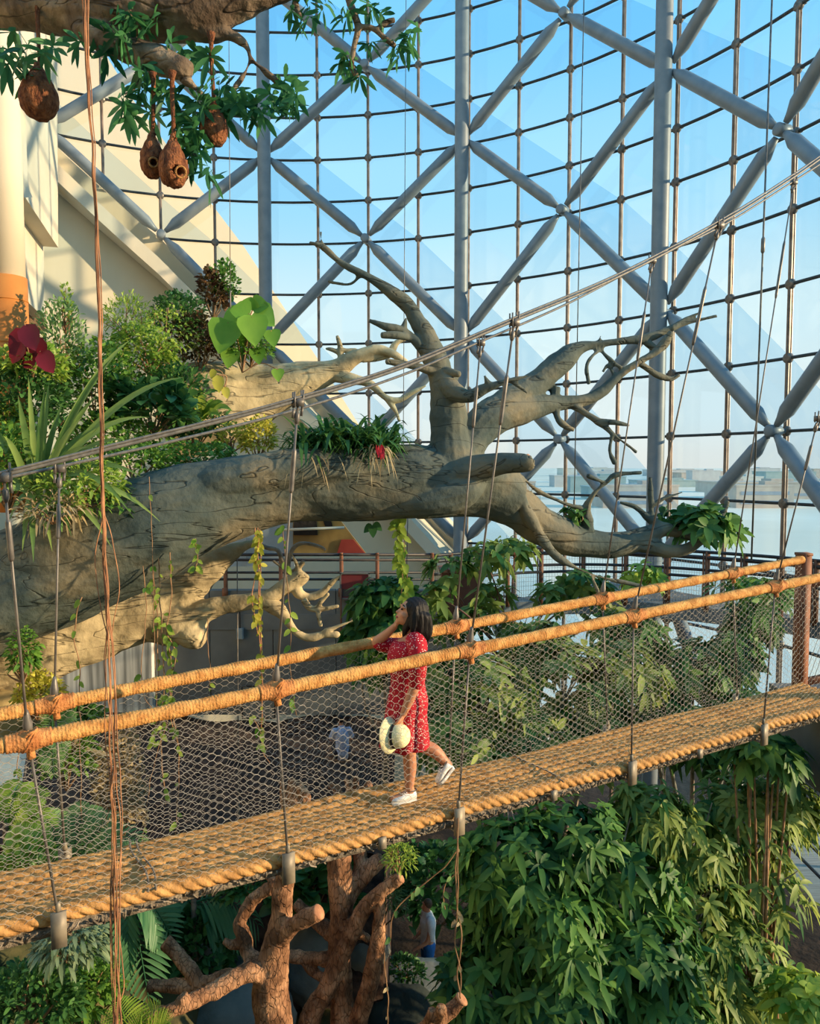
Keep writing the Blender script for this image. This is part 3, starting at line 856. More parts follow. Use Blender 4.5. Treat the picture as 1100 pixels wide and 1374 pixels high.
limb(T, [(600, 640, 8.95, 28), (640, 630, 8.75, 19), (675, 624, 8.6, 14), (704, 622, 8.5, 12.5), (709, 621, 8.5, 11)], 14)
limb(T, [(560, 660, 9.0, 34), (640, 662, 9.25, 30), (690, 678, 9.4, 27), (722, 704, 9.5, 25), (755, 721, 9.6, 24), (791, 730, 9.7, 20), (827, 730, 9.8, 17), (864, 721, 9.9, 14), (889, 711, 9.95, 9), (904, 714, 10.0, 6), (933, 721, 10.0, 4.6), (965, 732, 10.0, 2.6)], 16)
limb(T, [(850, 726, 9.85, 13), (872, 731, 9.85, 11.5), (896, 739, 9.85, 9), (925, 735, 9.9, 7), (947, 717, 9.95, 5), (969, 688, 10.0, 4), (976, 672, 10.0, 2.6)], 10)
limb(T, [(890, 710, 9.95, 7), (875, 699, 9.95, 5), (853, 681, 9.95, 3.6), (831, 674, 9.95, 2.2)], 8)
limb(T, [(874, 702, 9.95, 4), (873, 670, 9.95, 3.6), (872, 640, 9.95, 2.4)], 8)
limb(T, [(873, 680, 9.95, 4), (892, 668, 9.95, 3), (916, 660, 9.95, 2)], 8)
limb(T, [(790, 724, 9.65, 10), (788, 704, 9.6, 8.5), (786, 684, 9.55, 6.5), (796, 663, 9.5, 5), (813, 648, 9.5, 4), (827, 637, 9.5, 3.4), (861, 634, 9.5, 2.2)], 8)
limb(T, [(812, 648, 9.5, 3), (800, 644, 9.45, 2.8), (788, 638, 9.45, 2.2)], 8)
limb(T, [(788, 684, 9.55, 4), (757, 675, 9.45, 3.4), (722, 659, 9.4, 3), (700, 640, 9.3, 2.8)], 8)
limb(T, [(650, 640, 8.98, 16), (690, 655, 9.1, 9), (704, 682, 9.15, 8), (721, 713, 9.2, 7.5), (740, 740, 9.2, 6.5), (764, 759, 9.2, 5), (794, 770, 9.2, 4), (822, 778, 9.2, 3.4), (862, 787, 9.2, 2.4)], 10)
limb(T, [(792, 769, 9.2, 3.6), (800, 788, 9.15, 3), (806, 806, 9.1, 2.4)], 8)
# swollen folds along the trunk
limb(T, [(215, 712, 8.55, 26), (262, 668, 8.42, 28), (330, 643, 8.45, 29), (420, 630, 8.55, 27), (500, 630, 8.7, 24), (590, 640, 8.9, 22)], 12)
limb(T, [(-60, 840, 8.0, 44), (60, 785, 8.1, 42), (170, 738, 8.2, 34), (260, 702, 8.35, 28), (335, 684, 8.5, 18)], 12)
limb(T, [(520, 680, 8.75, 14), (575, 672, 8.7, 20), (620, 662, 8.75, 22), (640, 640, 8.85, 16)], 12)
gt = remeshed(T, 0.0135, 2, lambda V: fbm(V, (1.0, 1.0, 2.2), 0.04, 2) + fbm(V, (4, 4, 8), 0.01, 2))
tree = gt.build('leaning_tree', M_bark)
tag(tree, 'huge grey-green leaning tree trunk crossing above the rope bridge, with bare branches', 'tree')
m = MB(); d = nrm(W(709, 621, 8.5) - W(690, 622, 8.55)); c = W(709, 621, 8.5)
m.lathe([(0.085, -0.04), (0.098, -0.01), (0.09, 0.012), (0.06, 0.02), (0.02, 0.014)], c, d, 18, wob=lambda i, a: 0.08 * math.sin(3 * a + i)); m.build('broken_stub_end', M_cut, tree)
tree.children[0]['label'] = 'reddish brown cut end of the stub'

# ---- pale limb high on the left, rising out of the planting
T = MB()
limb(T, [(215, 560, 11.6, 62), (280, 545, 11.8, 56), (330, 532, 12.0, 46), (370, 520, 12.0, 32), (415, 507, 12.0, 21), (451, 496, 12.0, 13), (480, 478, 12.0, 9), (505, 469, 12.0, 6.5), (527, 475, 12.0, 5), (545, 487, 12.0, 3)], 18)
limb(T, [(486, 481, 12.0, 6), (520, 476, 12.1, 5), (532, 460, 12.1, 3.6), (545, 455, 12.1, 2.4)], 8)
limb(T, [(440, 502, 12.0, 10), (470, 508, 11.9, 7), (495, 515, 11.8, 5), (516, 533, 11.7, 4.2), (535, 537, 11.7, 3.6), (556, 525, 11.7, 3), (572, 517, 11.7, 2.2)], 8)
limb(T, [(462, 492, 12.0, 5), (457, 480, 12.0, 3.6), (456, 464, 12.0, 3), (452, 450, 12.0, 2.2)], 8)
limb(T, [(457, 474, 12.0, 3), (444, 469, 12.0, 2.8), (436, 468, 12.0, 2)], 8)
limb(T, [(457, 470, 12.0, 3), (466, 470, 12.0, 2.6), (478, 468, 12.0, 2)], 8)
limb(T, [(518, 535, 11.7, 3.6), (530, 550, 11.7, 3), (536, 566, 11.7, 2)], 8)
gt = remeshed(T, 0.017, 2, lambda V: fbm(V, (2, 2, 2), 0.025))
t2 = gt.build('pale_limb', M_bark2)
tag(t2, 'pale sunlit bare limb tapering out of the plants above the grey trunk', 'tree')

# ---- sunlit lower trunk behind the left end of the bridge
T = MB()
limb(T, [(-60, 915, 9.02, 46), (20, 892, 9.12, 42), (91, 858, 9.32, 41), (145, 838, 9.52, 39), (200, 822, 9.62, 34), (235, 802, 9.72, 30), (258, 784, 9.72, 25), (284, 760, 9.72, 19), (309, 742, 9.72, 13), (327, 733, 9.72, 9), (345, 727, 9.72, 7)], 18)
limb(T, [(200, 830, 9.62, 30), (247, 836, 9.57, 28), (276, 820, 9.57, 17), (309, 811, 9.57, 12), (349, 804, 9.57, 10.5), (385, 785, 9.57, 9.5), (404, 773, 9.57, 9), (408, 768, 9.57, 6)], 14)
limb(T, [(345, 804, 9.57, 9), (364, 813, 9.52, 9), (380, 824, 9.47, 7.5), (393, 844, 9.42, 5.2), (411, 855, 9.42, 3.8), (433, 852, 9.42, 3.2), (454, 851, 9.42, 2.2)], 10)
limb(T, [(430, 853, 9.42, 3), (446, 843, 9.42, 2.8), (474, 832, 9.42, 3)], 8)
limb(T, [(394, 782, 9.57, 7), (402, 797, 9.57, 5), (416, 801, 9.57, 4), (433, 795, 9.57, 3.2), (447, 780, 9.57, 2.8), (463, 767, 9.57, 2)], 8)
limb(T, [(250, 838, 9.57, 26), (258, 852, 9.47, 20), (272, 858, 9.42, 14)], 12)
limb(T, [(160, 815, 9.62, 14), (172, 795, 9.67, 8), (169, 778, 9.67, 6), (176, 768, 9.67, 3)], 8)
limb(T, [(60, 905, 9.22, 14), (45, 935, 9.02, 10), (60, 975, 8.82, 8), (100, 1000, 8.62, 7), (140, 1012, 8.52, 6), (168, 1014, 8.52, 3.5)], 10)
limb(T, [(402, 776, 9.57, 5), (399, 760, 9.57, 3), (391, 742, 9.57, 2.4)], 8)
limb(T, [(399, 765, 9.57, 3), (408, 754, 9.57, 2.2)], 8)
gt = remeshed(T, 0.015, 2, lambda V: fbm(V, (1.6, 1.6, 2.4), 0.045) + fbm(V, (6, 6, 8), 0.01, 2))
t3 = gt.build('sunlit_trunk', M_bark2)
tag(t3, 'pale yellow sunlit trunk forking into two limbs behind the left handrails', 'tree')

# twiggy grey branches beyond the fork
def twigs(name, label, curves, mt=None, vox=0.016):
    T = MB()
    for c in curves: limb(T, c, 8)
    o = remeshed(T, vox, 1).build(name, mt or M_twig); tag(o, label, 'branch'); return o
twigs('dry_branch', 'small pale Y-shaped dry branch in front of the dark gallery wall', [[(407, 804, 9.2, 4.5), (415, 815, 9.2, 4.5), (426, 818, 9.2, 3.6), (440, 816, 9.2, 3), (455, 813, 9.2, 2.4)], [(424, 817, 9.2, 3.6), (432, 806, 9.2, 3), (441, 796, 9.2, 2.6)], [(426, 817, 9.2, 3), (428, 830, 9.15, 3), (431, 841, 9.15, 2.6)]], M_bark2)
twigs('dry_branch', 'arching bundle of thin pale twigs just under the grey trunk by the forked limb', [[(345, 728, 9.6, 2.4), (358, 735, 9.6, 3), (372, 738, 9.6, 3), (379, 752, 9.6, 3), (386, 768, 9.6, 3)], [(386, 768, 9.6, 3), (389, 745, 9.6, 3), (397, 732, 9.6, 3), (410, 729, 9.6, 2.6), (430, 734, 9.6, 2.4), (437, 739, 9.6, 2)], [(366, 752, 9.6, 2), (377, 760, 9.6, 2.4), (386, 768, 9.6, 3)], [(386, 770, 9.6, 3), (396, 765, 9.6, 3), (408, 752, 9.6, 2.6)]])

# ---- overhead branch, top left
T = MB()
limb(T, [(-90, -40, 5.6, 44), (-20, -8, 5.55, 36), (40, 4, 5.5, 30), (100, 10, 5.45, 32), (150, 12, 5.4, 35), (210, 12, 5.4, 36), (260, 10, 5.4, 34), (310, -2, 5.4, 28), (350, -10, 5.4, 20), (395, -18, 5.4, 12), (450, -36, 5.4, 8)], 20)
limb(T, [(100, 20, 5.45, 22), (140, 48, 5.35, 19), (175, 66, 5.3, 18), (212, 80, 5.25, 18), (240, 90, 5.2, 15), (256, 97, 5.2, 9)], 14)
limb(T, [(262, 30, 5.4, 18), (282, 46, 5.4, 10), (308, 46, 5.4, 8), (328, 58, 5.4, 6), (335, 78, 5.4, 4), (328, 98, 5.4, 3), (312, 122, 5.4, 2)], 10)
limb(T, [(330, 62, 5.4, 4), (340, 82, 5.4, 3), (356, 96, 5.4, 2.6), (372, 110, 5.4, 2)], 8)
limb(T, [(238, 90, 5.2, 8), (250, 108, 5.2, 6), (262, 118, 5.2, 4), (272, 126, 5.2, 3)], 8)
limb(T, [(190, 76, 5.25, 8), (186, 100, 5.2, 4), (178, 118, 5.2, 3), (165, 128, 5.2, 2)], 8)
gt = remeshed(T, 0.013, 2, lambda V: fbm(V, (3, 3, 3), 0.02) + fbm(V, (12, 12, 12), 0.006, 2))
ov = gt.build('overhead_branch', M_over)
tag(ov, 'thick brown branch overhead at the top with whorled green leaves and hanging nests', 'branch')
OVL = (95, 150, 92)
M_lfover = leafmat('leaf_overhead', (24, 74, 50), (80, 136, 84), 0.35)
m = MB()
sp = [(300, 150), (320, 128), (336, 150), (372, 142), (390, 132), (380, 112), (400, 128), (276, 120), (262, 134), (244, 160), (258, 210), (270, 190), (190, 120), (200, 150), (214, 104), (160, 8), (188, 30), (206, 26), (140, 40), (40, 98), (56, 74), (6, 70), (25, 62), (12, 84), (34, 86), (68, 62), (20, 40), (143, 22), (160, 34), (176, 18), (196, 12), (152, 50), (172, 44), (150, 72), (104, 48), (232, 58), (262, 72), (165, 148), (178, 162), (172, 128), (280, 78), (228, 128), (250, 150), (268, 146), (292, 134), (312, 138), (330, 146), (240, 128), (255, 192), (278, 228), (287, 242), (268, 205), (262, 175), (246, 176), (345, 138), (362, 128), (386, 122), (394, 140), (352, 158), (290, 152), (300, 120), (186, 100), (196, 88)]
tips = [W(x + RNG.normal(0, 3), y + RNG.normal(0, 3), 5.25 + RNG.uniform(-.15, .2)) for x, y in sp]
dirs = [np.array([RNG.normal(0, .4), RNG.normal(-.3, .4), RNG.normal(-0.2, .4)]) for _ in sp]
whorls(m, tips, dirs, 9, 0.14, 0.14, 'lance', 72, 0.35)
m.build('foliage', M_lfover, ov)
# second leafy twig to its right
T = MB()
limb(T, [(458, -40, 5.4, 5), (470, 5, 5.4, 5), (480, 36, 5.4, 4.4), (475, 62, 5.4, 3.4), (472, 88, 5.4, 3), (480, 104, 5.4, 2.2)], 8)
limb(T, [(480, 36, 5.4, 3.6), (500, 38, 5.4, 3), (517, 52, 5.4, 2.4), (530, 62, 5.4, 2)], 8)
limb(T, [(506, 40, 5.4, 2.4), (518, 30, 5.4, 2), (530, 27, 5.4, 1.6)], 8)
limb(T, [(-0 + 392, -30, 5.4, 5), (396, 0, 5.4, 4), (402, 24, 5.4, 3)], 8)
limb(T, [(392, -30, 5.4, 5), (425, -42, 5.4, 5), (458, -40, 5.4, 5)], 8)
o = remeshed(T, 0.011, 1).build('leafy_twig', M_over); tag(o, 'thin bare-stemmed leafy twig hanging down at the top beside the tall glass columns', 'branch')
m = MB(); sp2 = [(392, 14), (402, 32), (418, 24), (410, 8), (440, 2), (428, 16), (470, 14), (458, 22), (500, 12), (492, 8), (462, 74), (456, 88), (468, 82), (474, 96), (520, 58), (534, 62), (546, 48), (556, 40), (530, 74), (548, 64), (494, 60), (482, 104), (512, 20)]
whorls(m, [W(x, y, 5.4 + RNG.uniform(-.1, .1)) for x, y in sp2], [np.array([RNG.normal(0, .5), -.3, RNG.normal(-.3, .4)]) for _ in sp2], 7, 0.11, 0.15, 'lance', 68, 0.35)
m.build('foliage', M_lfover, o)

# ---- weaver nests
M_nest = mat('nest_fibre', rgb(88, 50, 34), rgb(150, 96, 62), 26, 0.95, bump=1.0, bscale=60, stretch=(1, 1, 0.6), detail=8)
M_nestr = mat('nest_rim', rgb(140, 98, 58), rgb(186, 140, 84), 30, 0.9, bump=0.6)
def nest(label, stem, body_top, bot, wpx, Y, hole=None):
    px = stem[-1][0]
    a = W(px, body_top, Y); b = W(px, bot, Y); H = a[2] - b[2]; R = wpx / 2 * Y / 1000
    t = thing('weaver_nest', label, 'nest', b, 'hanging weaver nests')
    prof = [(0.14, 0), (0.45, 0.02), (0.74, 0.1), (0.94, 0.22), (1.0, 0.36), (0.95, 0.5), (0.8, 0.64), (0.58, 0.77), (0.38, 0.88), (0.24, 0.96), (0.17, 1.05)]
    pp = spline([(r * R, h * H) for r, h in prof], 3)
    m = MB(); m.lathe([tuple(q) for q in pp], b, (0, 0, 1), 32)
    V = m.v[-1]
    if hole:
        hc = W(hole[0], hole[1], Y - R); hd = nrm(hc - (b + np.array([0, 0, .36 * H])))
        hr = R * 0.36
        c0 = b + np.array([0, 0, .36 * H]); hp = hc
        d = np.linalg.norm((V - hp) - np.outer((V - hp) @ hd, hd), axis=1); front = (V - c0) @ hd > 0
        k = np.clip((hr - d) / (hr * 0.35), 0, 1) * front
        V -= hd * (k * R * 1.0)[:, None]
    dn = fbm(V, (30, 30, 30), 0.008, 2); V += (V - (b + np.array([0, 0, .4 * H]))) * (dn / R)[:, None]
    m.v[-1] = V
    m.build('nest_body', M_nest, t)
    if hole:
        x = nrm(np.cross(hd, (0, 0, 1))); y = np.cross(x, hd)
        q = [hp - hd * R * 0.07 + (x * math.cos(u) + y * math.sin(u)) * hr for u in np.linspace(0, 6.283, 20)]
        m = MB(); m.tube(q, 0.007, 6); m.build('entrance_rim', M_nestr, t)
    m = MB(); P = [W(x, y, Y) for x, y in stem]
    P = spline(P + [a - np.array([0, 0, .01])], 6)
    m.tube(P, np.interp(np.linspace(0, 1, len(P)), [0, .1, .5, 0.9, 1], [0.03, .016, 0.013, 0.014, 0.024]), 9); m.build('hanging_stem', M_nest, t)
nest('largest rounded brown nest on a thick stem at the upper left', [(50, 0), (51, 40), (53, 80)], 88, 160, 48, 5.35)
nest('small teardrop nest with a dark hole, left of the hanging pair', [(205, 98), (206, 130), (205, 170)], 178, 239, 31, 5.15, (206, 218))
nest('teardrop nest with a pale-rimmed hole, right and lower of the hanging pair', [(231, 96), (231, 130), (233, 172)], 184, 251, 38, 5.1, (243, 231))
nest('dark rounded nest half covered by leaves below the branch end', [(283, 44), (284, 90), (287, 130)], 138, 195, 37, 5.3)

# ---- dead branching trees below the deck
def deadtree(label, curves, vox, mt=M_dead, name='dead_tree', cat='tree', tips=()):
    T = MB()
    for c in curves: limb(T, c, 12)
    o = remeshed(T, vox, 1, lambda V: fbm(V, (6, 6, 3), 0.014) + fbm(V, (16, 16, 10), 0.008, 2)).build(name, mt); tag(o, label, cat)
    for a, b, r in tips:
        p, q = W(*a), W(*b); m = MB(); m.lathe([(r * 1.02, -.02), (r * 1.05, 0.0), (r * .8, .012), (r * .3, .012)], p, p - q, 14, wob=lambda i, a: .08 * math.sin(2 * a + i)); m.build('sawn_end', M_cut, o)
    return o
Ya = 7.0
deadtree('forked dead brown tree with long low branches, left of the pair under the bridge', [
    [(372, 1700, Ya, 30), (370, 1500, Ya, 27), (367, 1373, Ya, 25), (363, 1331, Ya, 24), (368, 1281, Ya, 20), (376, 1235, Ya, 15), (381, 1189, Ya, 13), (385, 1150, Ya, 12), (386, 1138, Ya, 11)],
    [(362, 1310, Ya, 18), (340, 1303, Ya - .1, 14), (314, 1314, Ya - .2, 12), (276, 1335, Ya - .35, 11), (243, 1350, Ya - .5, 9.5), (196, 1369, Ya - .6, 7)],
    [(345, 1302, Ya, 12), (310, 1310, Ya + .05, 10), (264, 1322, Ya + .1, 9), (225, 1322, Ya + .1, 8.5), (199, 1322, Ya + .1, 7.5)],
    [(270, 1322, Ya + .1, 9), (251, 1296, Ya + .15, 10), (238, 1280, Ya + .2, 9.5), (221, 1264, Ya + .2, 9)],
    [(350, 1300, Ya + .05, 13), (332, 1278, Ya + .15, 9), (328, 1258, Ya + .2, 10), (322, 1239, Ya + .25, 8), (334, 1214, Ya + .3, 9), (350, 1199, Ya + .3, 8), (366, 1189, Ya + .25, 8), (362, 1178, Ya + .25, 5)],
    [(330, 1262, Ya + .2, 9), (312, 1268, Ya + .2, 6), (300, 1262, Ya + .2, 4)],
    [(374, 1262, Ya, 14), (392, 1243, Ya - .12, 11), (410, 1232, Ya - .2, 11), (427, 1224, Ya - .25, 10.5)],
    [(243, 1350, Ya - .5, 9), (246, 1338, Ya - .5, 8), (244, 1334, Ya - .5, 6)]], 0.014, tips=[((428, 1223.5, Ya - .25), (410, 1232, Ya - .2), .07)])
Yb = 7.7
deadtree('taller dead brown tree with thick bent stems, right of the pair under the bridge', [
    [(480, 2020, Yb, 22), (470, 1660, Yb, 19), (466, 1500, Yb, 17), (460, 1373, Yb, 16), (458, 1331, Yb, 15.5), (456, 1281, Yb, 15), (458, 1226, Yb, 16), (456, 1185, Yb, 16), (455, 1128, Yb, 15)],
    [(400, 1640, Yb - .05, 16), (405, 1480, Yb - .08, 15), (414, 1373, Yb - .1, 14), (439, 1325, Yb - .12, 12.5), (464, 1268, Yb - .14, 12), (490, 1218, Yb - .2, 10.5), (515, 1193, Yb - .26, 8.5), (537, 1179, Yb - .3, 6.5)],
    [(458, 1215, Yb, 14), (475, 1187, Yb + .1, 14), (498, 1164, Yb + .1, 11), (513, 1152, Yb + .1, 8.5)],
    [(482, 1178, Yb + .1, 11), (484, 1160, Yb + .15, 10), (480, 1132, Yb + .2, 9)],
    [(456, 1600, Yb, 14), (470, 1450, Yb, 13), (481, 1373, Yb - .1, 12), (497, 1314, Yb - .2, 11.5), (506, 1264, Yb - .25, 10), (509, 1232, Yb - .25, 8), (511, 1206, Yb - .25, 5)],
    [(388, 1283, Yb + .1, 8), (414, 1285, Yb + .1, 8.5), (440, 1288, Yb, 10), (456, 1290, Yb, 12)],
    [(412, 1286, Yb + .1, 8), (417, 1300, Yb + .05, 7), (432, 1312, Yb, 6), (442, 1322, Yb - .1, 7)],
    [(396, 1211, Yb + .2, 7), (415, 1228, Yb + .15, 9), (436, 1246, Yb + .1, 10), (456, 1256, Yb, 12)],
    [(466, 1262, Yb - .15, 9), (482, 1254, Yb - .1, 6), (496, 1262, Yb - .1, 4.5)]], 0.014, tips=[((538, 1178.5, Yb - .3), (515, 1193, Yb - .26), .048)])
deadtree('sawn-off log end with two short stubs at the very bottom of the picture', [
    [(470, 2100, 6.4, 20), (490, 1600, 6.4, 16), (540, 1420, 6.4, 12), (578, 1375, 6.4, 10.5), (602, 1357, 6.4, 10), (619, 1341, 6.4, 9.5)],
    [(575, 1380, 6.38, 9), (579, 1362, 6.3, 7), (580, 1354, 6.3, 6)], [(588, 1370, 6.36, 9), (592, 1356, 6.25, 7), (593, 1349, 6.25, 6)]], 0.012, name='sawn_log', cat='log', tips=[((620, 1340, 6.4), (602, 1357, 6.4), .062)])
deadtree('gnarled reddish stump top with splayed roots behind the net, left of centre', [
    [(370, 1180, 7.9, 16), (388, 1110, 7.9, 15), (398, 1070, 7.9, 12), (390, 1046, 7.9, 5)], [(392, 1085, 7.9, 11), (410, 1072, 7.85, 8), (402, 1054, 7.8, 5)], [(398, 1080, 7.9, 9), (414, 1085, 7.8, 6), (424, 1082, 7.8, 4)], [(388, 1090, 7.9, 10), (381, 1065, 7.9, 5), (378, 1048, 7.9, 3)]], 0.016, name='stump', cat='stump')
deadtree('low dry branch with an orange broken end just left of the walking woman', [
    [(430, 1150, 8.1, 12), (452, 1090, 8.1, 9), (470, 1075, 8.1, 7), (486, 1062, 8.05, 6), (496, 1052, 8.0, 5)], [(462, 1080, 8.1, 7), (450, 1058, 8.1, 5), (440, 1056, 8.1, 3)], [(466, 1078, 8.1, 6), (468, 1058, 8.1, 4), (464, 1045, 8.1, 3)], [(470, 1072, 8.1, 5), (476, 1056, 8.1, 3.5), (478, 1044, 8.1, 2.4)]], 0.014, name='dry_log', cat='log')
# ------------------------------------------------------------------ planted bank on the left
M_rock = mat('grey_rock', rgb(92, 98, 96), rgb(140, 142, 134), 1.6, 0.85, bump=0.5, bscale=8)
M_rocky = mat('ochre_rock', rgb(150, 128, 84), rgb(190, 166, 116), 1.6, 0.85, bump=0.5, bscale=8)
M_moss = mat('mossy_bank', rgb(44, 52, 30), rgb(92, 84, 52), 3.0, 0.95, bump=0.8, bscale=12)
T = MB()
for px, py, Y, r in ((-60, 640, 10.9, 1.9), (40, 640, 10.9, 1.6), (120, 620, 11.1, 1.4), (200, 600, 11.5, 1.15), (270, 590, 11.8, 0.9), (330, 600, 12.0, 0.7), (20, 780, 11.7, 1.6), (-80, 800, 11.4, 1.9), (120, 740, 11.7, 1.3), (10, 930, 11.3, 1.35), (-80, 1000, 10.9, 1.9), (60, 1060, 10.9, 1.2), (20, 1440, 6.3, 1.1), (-120, 1420, 6.2, 1.5), (150, 1500, 6.7, 1.0), (-60, 1700, 6.4, 2.0), (120, 1800, 6.6, 1.7), (60, 1300, 8.0, 1.1), (320, 1530, 8.5, 1.15), (300, 1800, 8.4, 1.8), (160, 1400, 8.2, 1.2), (420, 1480, 9.3, 1.3), (520, 1500, 9.6, 1.0), (480, 1640, 9.5, 1.6), (240, 1350, 8.9, .9)):
    T.ball(W(px, py, Y), (r, r * 0.85, r), nu=16, nv=12)
b = remeshed(T, 0.09, 2, lambda V: fbm(V, (1.1, 1.1, 1.1), 0.16) + fbm(V, (4, 4, 4), 0.05)).build('ground_bank', M_moss); b['kind'] = 'structure'

def plant(name, label, cat, base, group=None): return thing(name, label, cat, base, group)

def stems(mb, base, tips, r=0.012, n=10, spread=0.5):
    tips = np.asarray(tips)
    for i in RNG.choice(len(tips), min(n, len(tips)), replace=False):
        p = tips[i]; mid = np.asarray(base) * 0.45 + p * 0.55 + RNG.normal(0, .08, 3) * spread; mid[2] = base[2] * .4 + p[2] * .6
        P = spline([base, mid, p], 5); mb.tube(P, np.linspace(r, r * 0.35, len(P)), 5)

def bush(name, label, c, r, n, L, Wd, kind, mt, droop=0.3, group=None, inner=0.35, zmin=-0.5, up=0.5, stem_r=0.012, whorl=0, spread=65, stem_mt=None, nst=10, cat='plant', ground=None):
    """c=(px,py,Y) centre, r=(rx,ry) in px"""
    ctr = W(*c); rx, rz = r[0] * c[2] / 1000, r[1] * c[2] / 1000
    base = ctr - np.array([0, 0, rz * 0.95])
    if ground is not None: base = np.array([ctr[0], ctr[1], ground])
    t = plant(name, label, cat, base, group)
    P, d = crown_pts(ctr, (rx, rx * 0.8, rz), n, inner, zmin)
    P = P + 0.12 * rx * np.array([[noise.noise(Vector((p * 2.3 + k * 7).tolist())) for k in range(3)] for p in P]) * 2
    m = MB()
    if whorl:
        whorls(m, P, d + np.array([0, 0, up]), whorl, L, Wd, kind, spread, droop)
    else:
        D = d * 0.8 + RNG.normal(0, .55, (n, 3)) + np.array([0, 0, up])
        v = np.clip(RNG.normal(.5, .22, n) + 0.15 * np.array([noise.noise(Vector((p * 3).tolist())) for p in P]), 0, 1)
        leaves(m, P, D, np.array([0, 0, 1.0]) + RNG.normal(0, .4, (n, 3)), L * RNG.uniform(.7, 1.3, n), Wd, kind, droop, 0.2, v)
    m.build('foliage', mt, t, True, False)
    m = MB(); stems(m, base, P, stem_r, nst); m.build('stems', stem_mt or M_rootd, t)
    return t

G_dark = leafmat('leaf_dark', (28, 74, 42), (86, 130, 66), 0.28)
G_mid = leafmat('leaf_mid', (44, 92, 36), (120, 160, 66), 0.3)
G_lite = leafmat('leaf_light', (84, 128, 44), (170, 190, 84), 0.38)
G_yel = leafmat('leaf_yellow', (130, 140, 44), (214, 206, 92), 0.4)
G_red = leafmat('leaf_redbrown', (70, 34, 30), (132, 92, 62), 0.25, c3=(84, 74, 44))
G_fern = leafmat('leaf_fern', (58, 104, 60), (140, 170, 104), 0.3)
G_palm = leafmat('leaf_palm', (40, 96, 66), (104, 148, 100), 0.26, 0.4)
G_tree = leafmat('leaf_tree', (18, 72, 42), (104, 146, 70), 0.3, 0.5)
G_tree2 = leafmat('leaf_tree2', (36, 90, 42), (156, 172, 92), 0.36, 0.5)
G_dry = leafmat('leaf_dry', (120, 104, 78), (190, 172, 130), 0.2)
G_grey = leafmat('leaf_grey', (70, 96, 74), (140, 158, 120), 0.25)

bush('leafy_shrub', 'dense dark small-leaved shrub below the dark red leaves', (34, 545, 9.0), (62, 62), 1500, 0.085, 0.28, 'oval', G_dark)
bush('leafy_shrub', 'bright green shrub with pale young leaves right under the dark red leaves', (40, 492, 9.0), (52, 30), 700, 0.085, 0.26, 'oval', G_lite)
bush('leafy_shrub', 'mid green shrub between the strap-leaved plant and the light feathery fern', (128, 520, 9.9), (66, 62), 1600, 0.085, 0.26, 'oval', G_mid)
bush('leafy_shrub', 'pale green narrow-leaved shrub with an upright leafy spire by the ochre pillar', (84, 462, 9.6), (36, 62), 900, 0.09, 0.16, 'lance', G_fern, up=0.9)
bush('leafy_spire', 'thin upright leafy shoot standing against the pale diagonal wall', (88, 415, 9.7), (9, 34), 110, 0.08, 0.2, 'lance', G_lite, up=1.0)
bush('feathery_shrub', 'light feathery yellow-green shrub rising above its neighbours, mid left', (170, 428, 11.2), (32, 34), 700, 0.09, 0.1, 'lance', G_lite, up=.9)
bush('leafy_shrub', 'dense green shrub with hanging yellowish sprays in the middle of the bank', (185, 495, 10.6), (60, 54), 1500, 0.085, 0.24, 'oval', G_mid, droop=.5)
bush('leafy_shrub', 'yellow-green shrub beside the thin hanging reddish root cord, mid bank', (200, 470, 10.4), (40, 34), 600, 0.09, 0.22, 'oval', G_lite, droop=.5)
bush('leafy_shrub', 'dark shrub with small glossy leaves beneath the slanting beam', (240, 425, 11.4), (36, 34), 800, 0.085, 0.26, 'oval', G_dark)
bush('red_leaved_shrub', 'brownish red-leaved shrub left of the huge round leaves', (268, 462, 11.3), (44, 44), 1100, 0.085, 0.26, 'oval', G_red)
bush('red_leaved_shrub', 'tall narrow red-brown shrub rising in front of the glass, topmost of the bank', (285, 395, 11.8), (18, 34), 420, 0.09, 0.3, 'oval', G_red, up=.6)
bush('leafy_spire', 'loose green leafy top growing beside the tall red-brown shrub', (301, 382, 11.9), (17, 36), 380, 0.075, 0.3, 'oval', G_mid, up=.8)
bush('leafy_shrub', 'small-leaved green creeper draped over the pale limb under the huge round leaves', (336, 468, 11.3), (36, 26), 800, 0.06, 0.35, 'oval', G_mid, droop=.5)
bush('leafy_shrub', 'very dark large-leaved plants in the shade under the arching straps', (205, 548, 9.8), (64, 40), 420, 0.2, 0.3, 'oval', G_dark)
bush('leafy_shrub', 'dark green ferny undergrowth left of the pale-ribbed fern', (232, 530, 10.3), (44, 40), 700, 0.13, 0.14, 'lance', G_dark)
bush('leafy_shrub', 'low bright creeping shrub behind the suspension cables on top of the trunk', (258, 615, 9.2), (56, 26), 1100, 0.06, 0.32, 'oval', G_mid, droop=.4)
bush('leafy_shrub', 'loose green groundcover on the trunk left of the bright creeping shrub', (180, 622, 8.7), (62, 30), 900, 0.075, 0.26, 'oval', G_mid, droop=.4)
bush('yellow_shrub', 'glowing yellow-green small-leaved bush beside the clump of dark strappy leaves', (345, 590, 10.2), (24, 34), 700, 0.06, 0.32, 'oval', G_yel)
bush('yellow_shrub', 'low yellowish plant with orange tints behind the cables, left of the glowing bush', (312, 588, 10.3), (24, 20), 350, 0.06, 0.3, 'oval', G_yel)
bush('leafy_shrub', 'mid green bush at the left edge behind the thick strap leaves', (10, 630, 8.0), (48, 62), 900, 0.11, 0.22, 'lance', G_mid)
bush('leafy_shrub', 'green and tan mixed undergrowth at the foot of the strap-leaved plant', (110, 650, 7.9), (60, 40), 900, 0.1, 0.16, 'lance', G_lite, droop=.5)
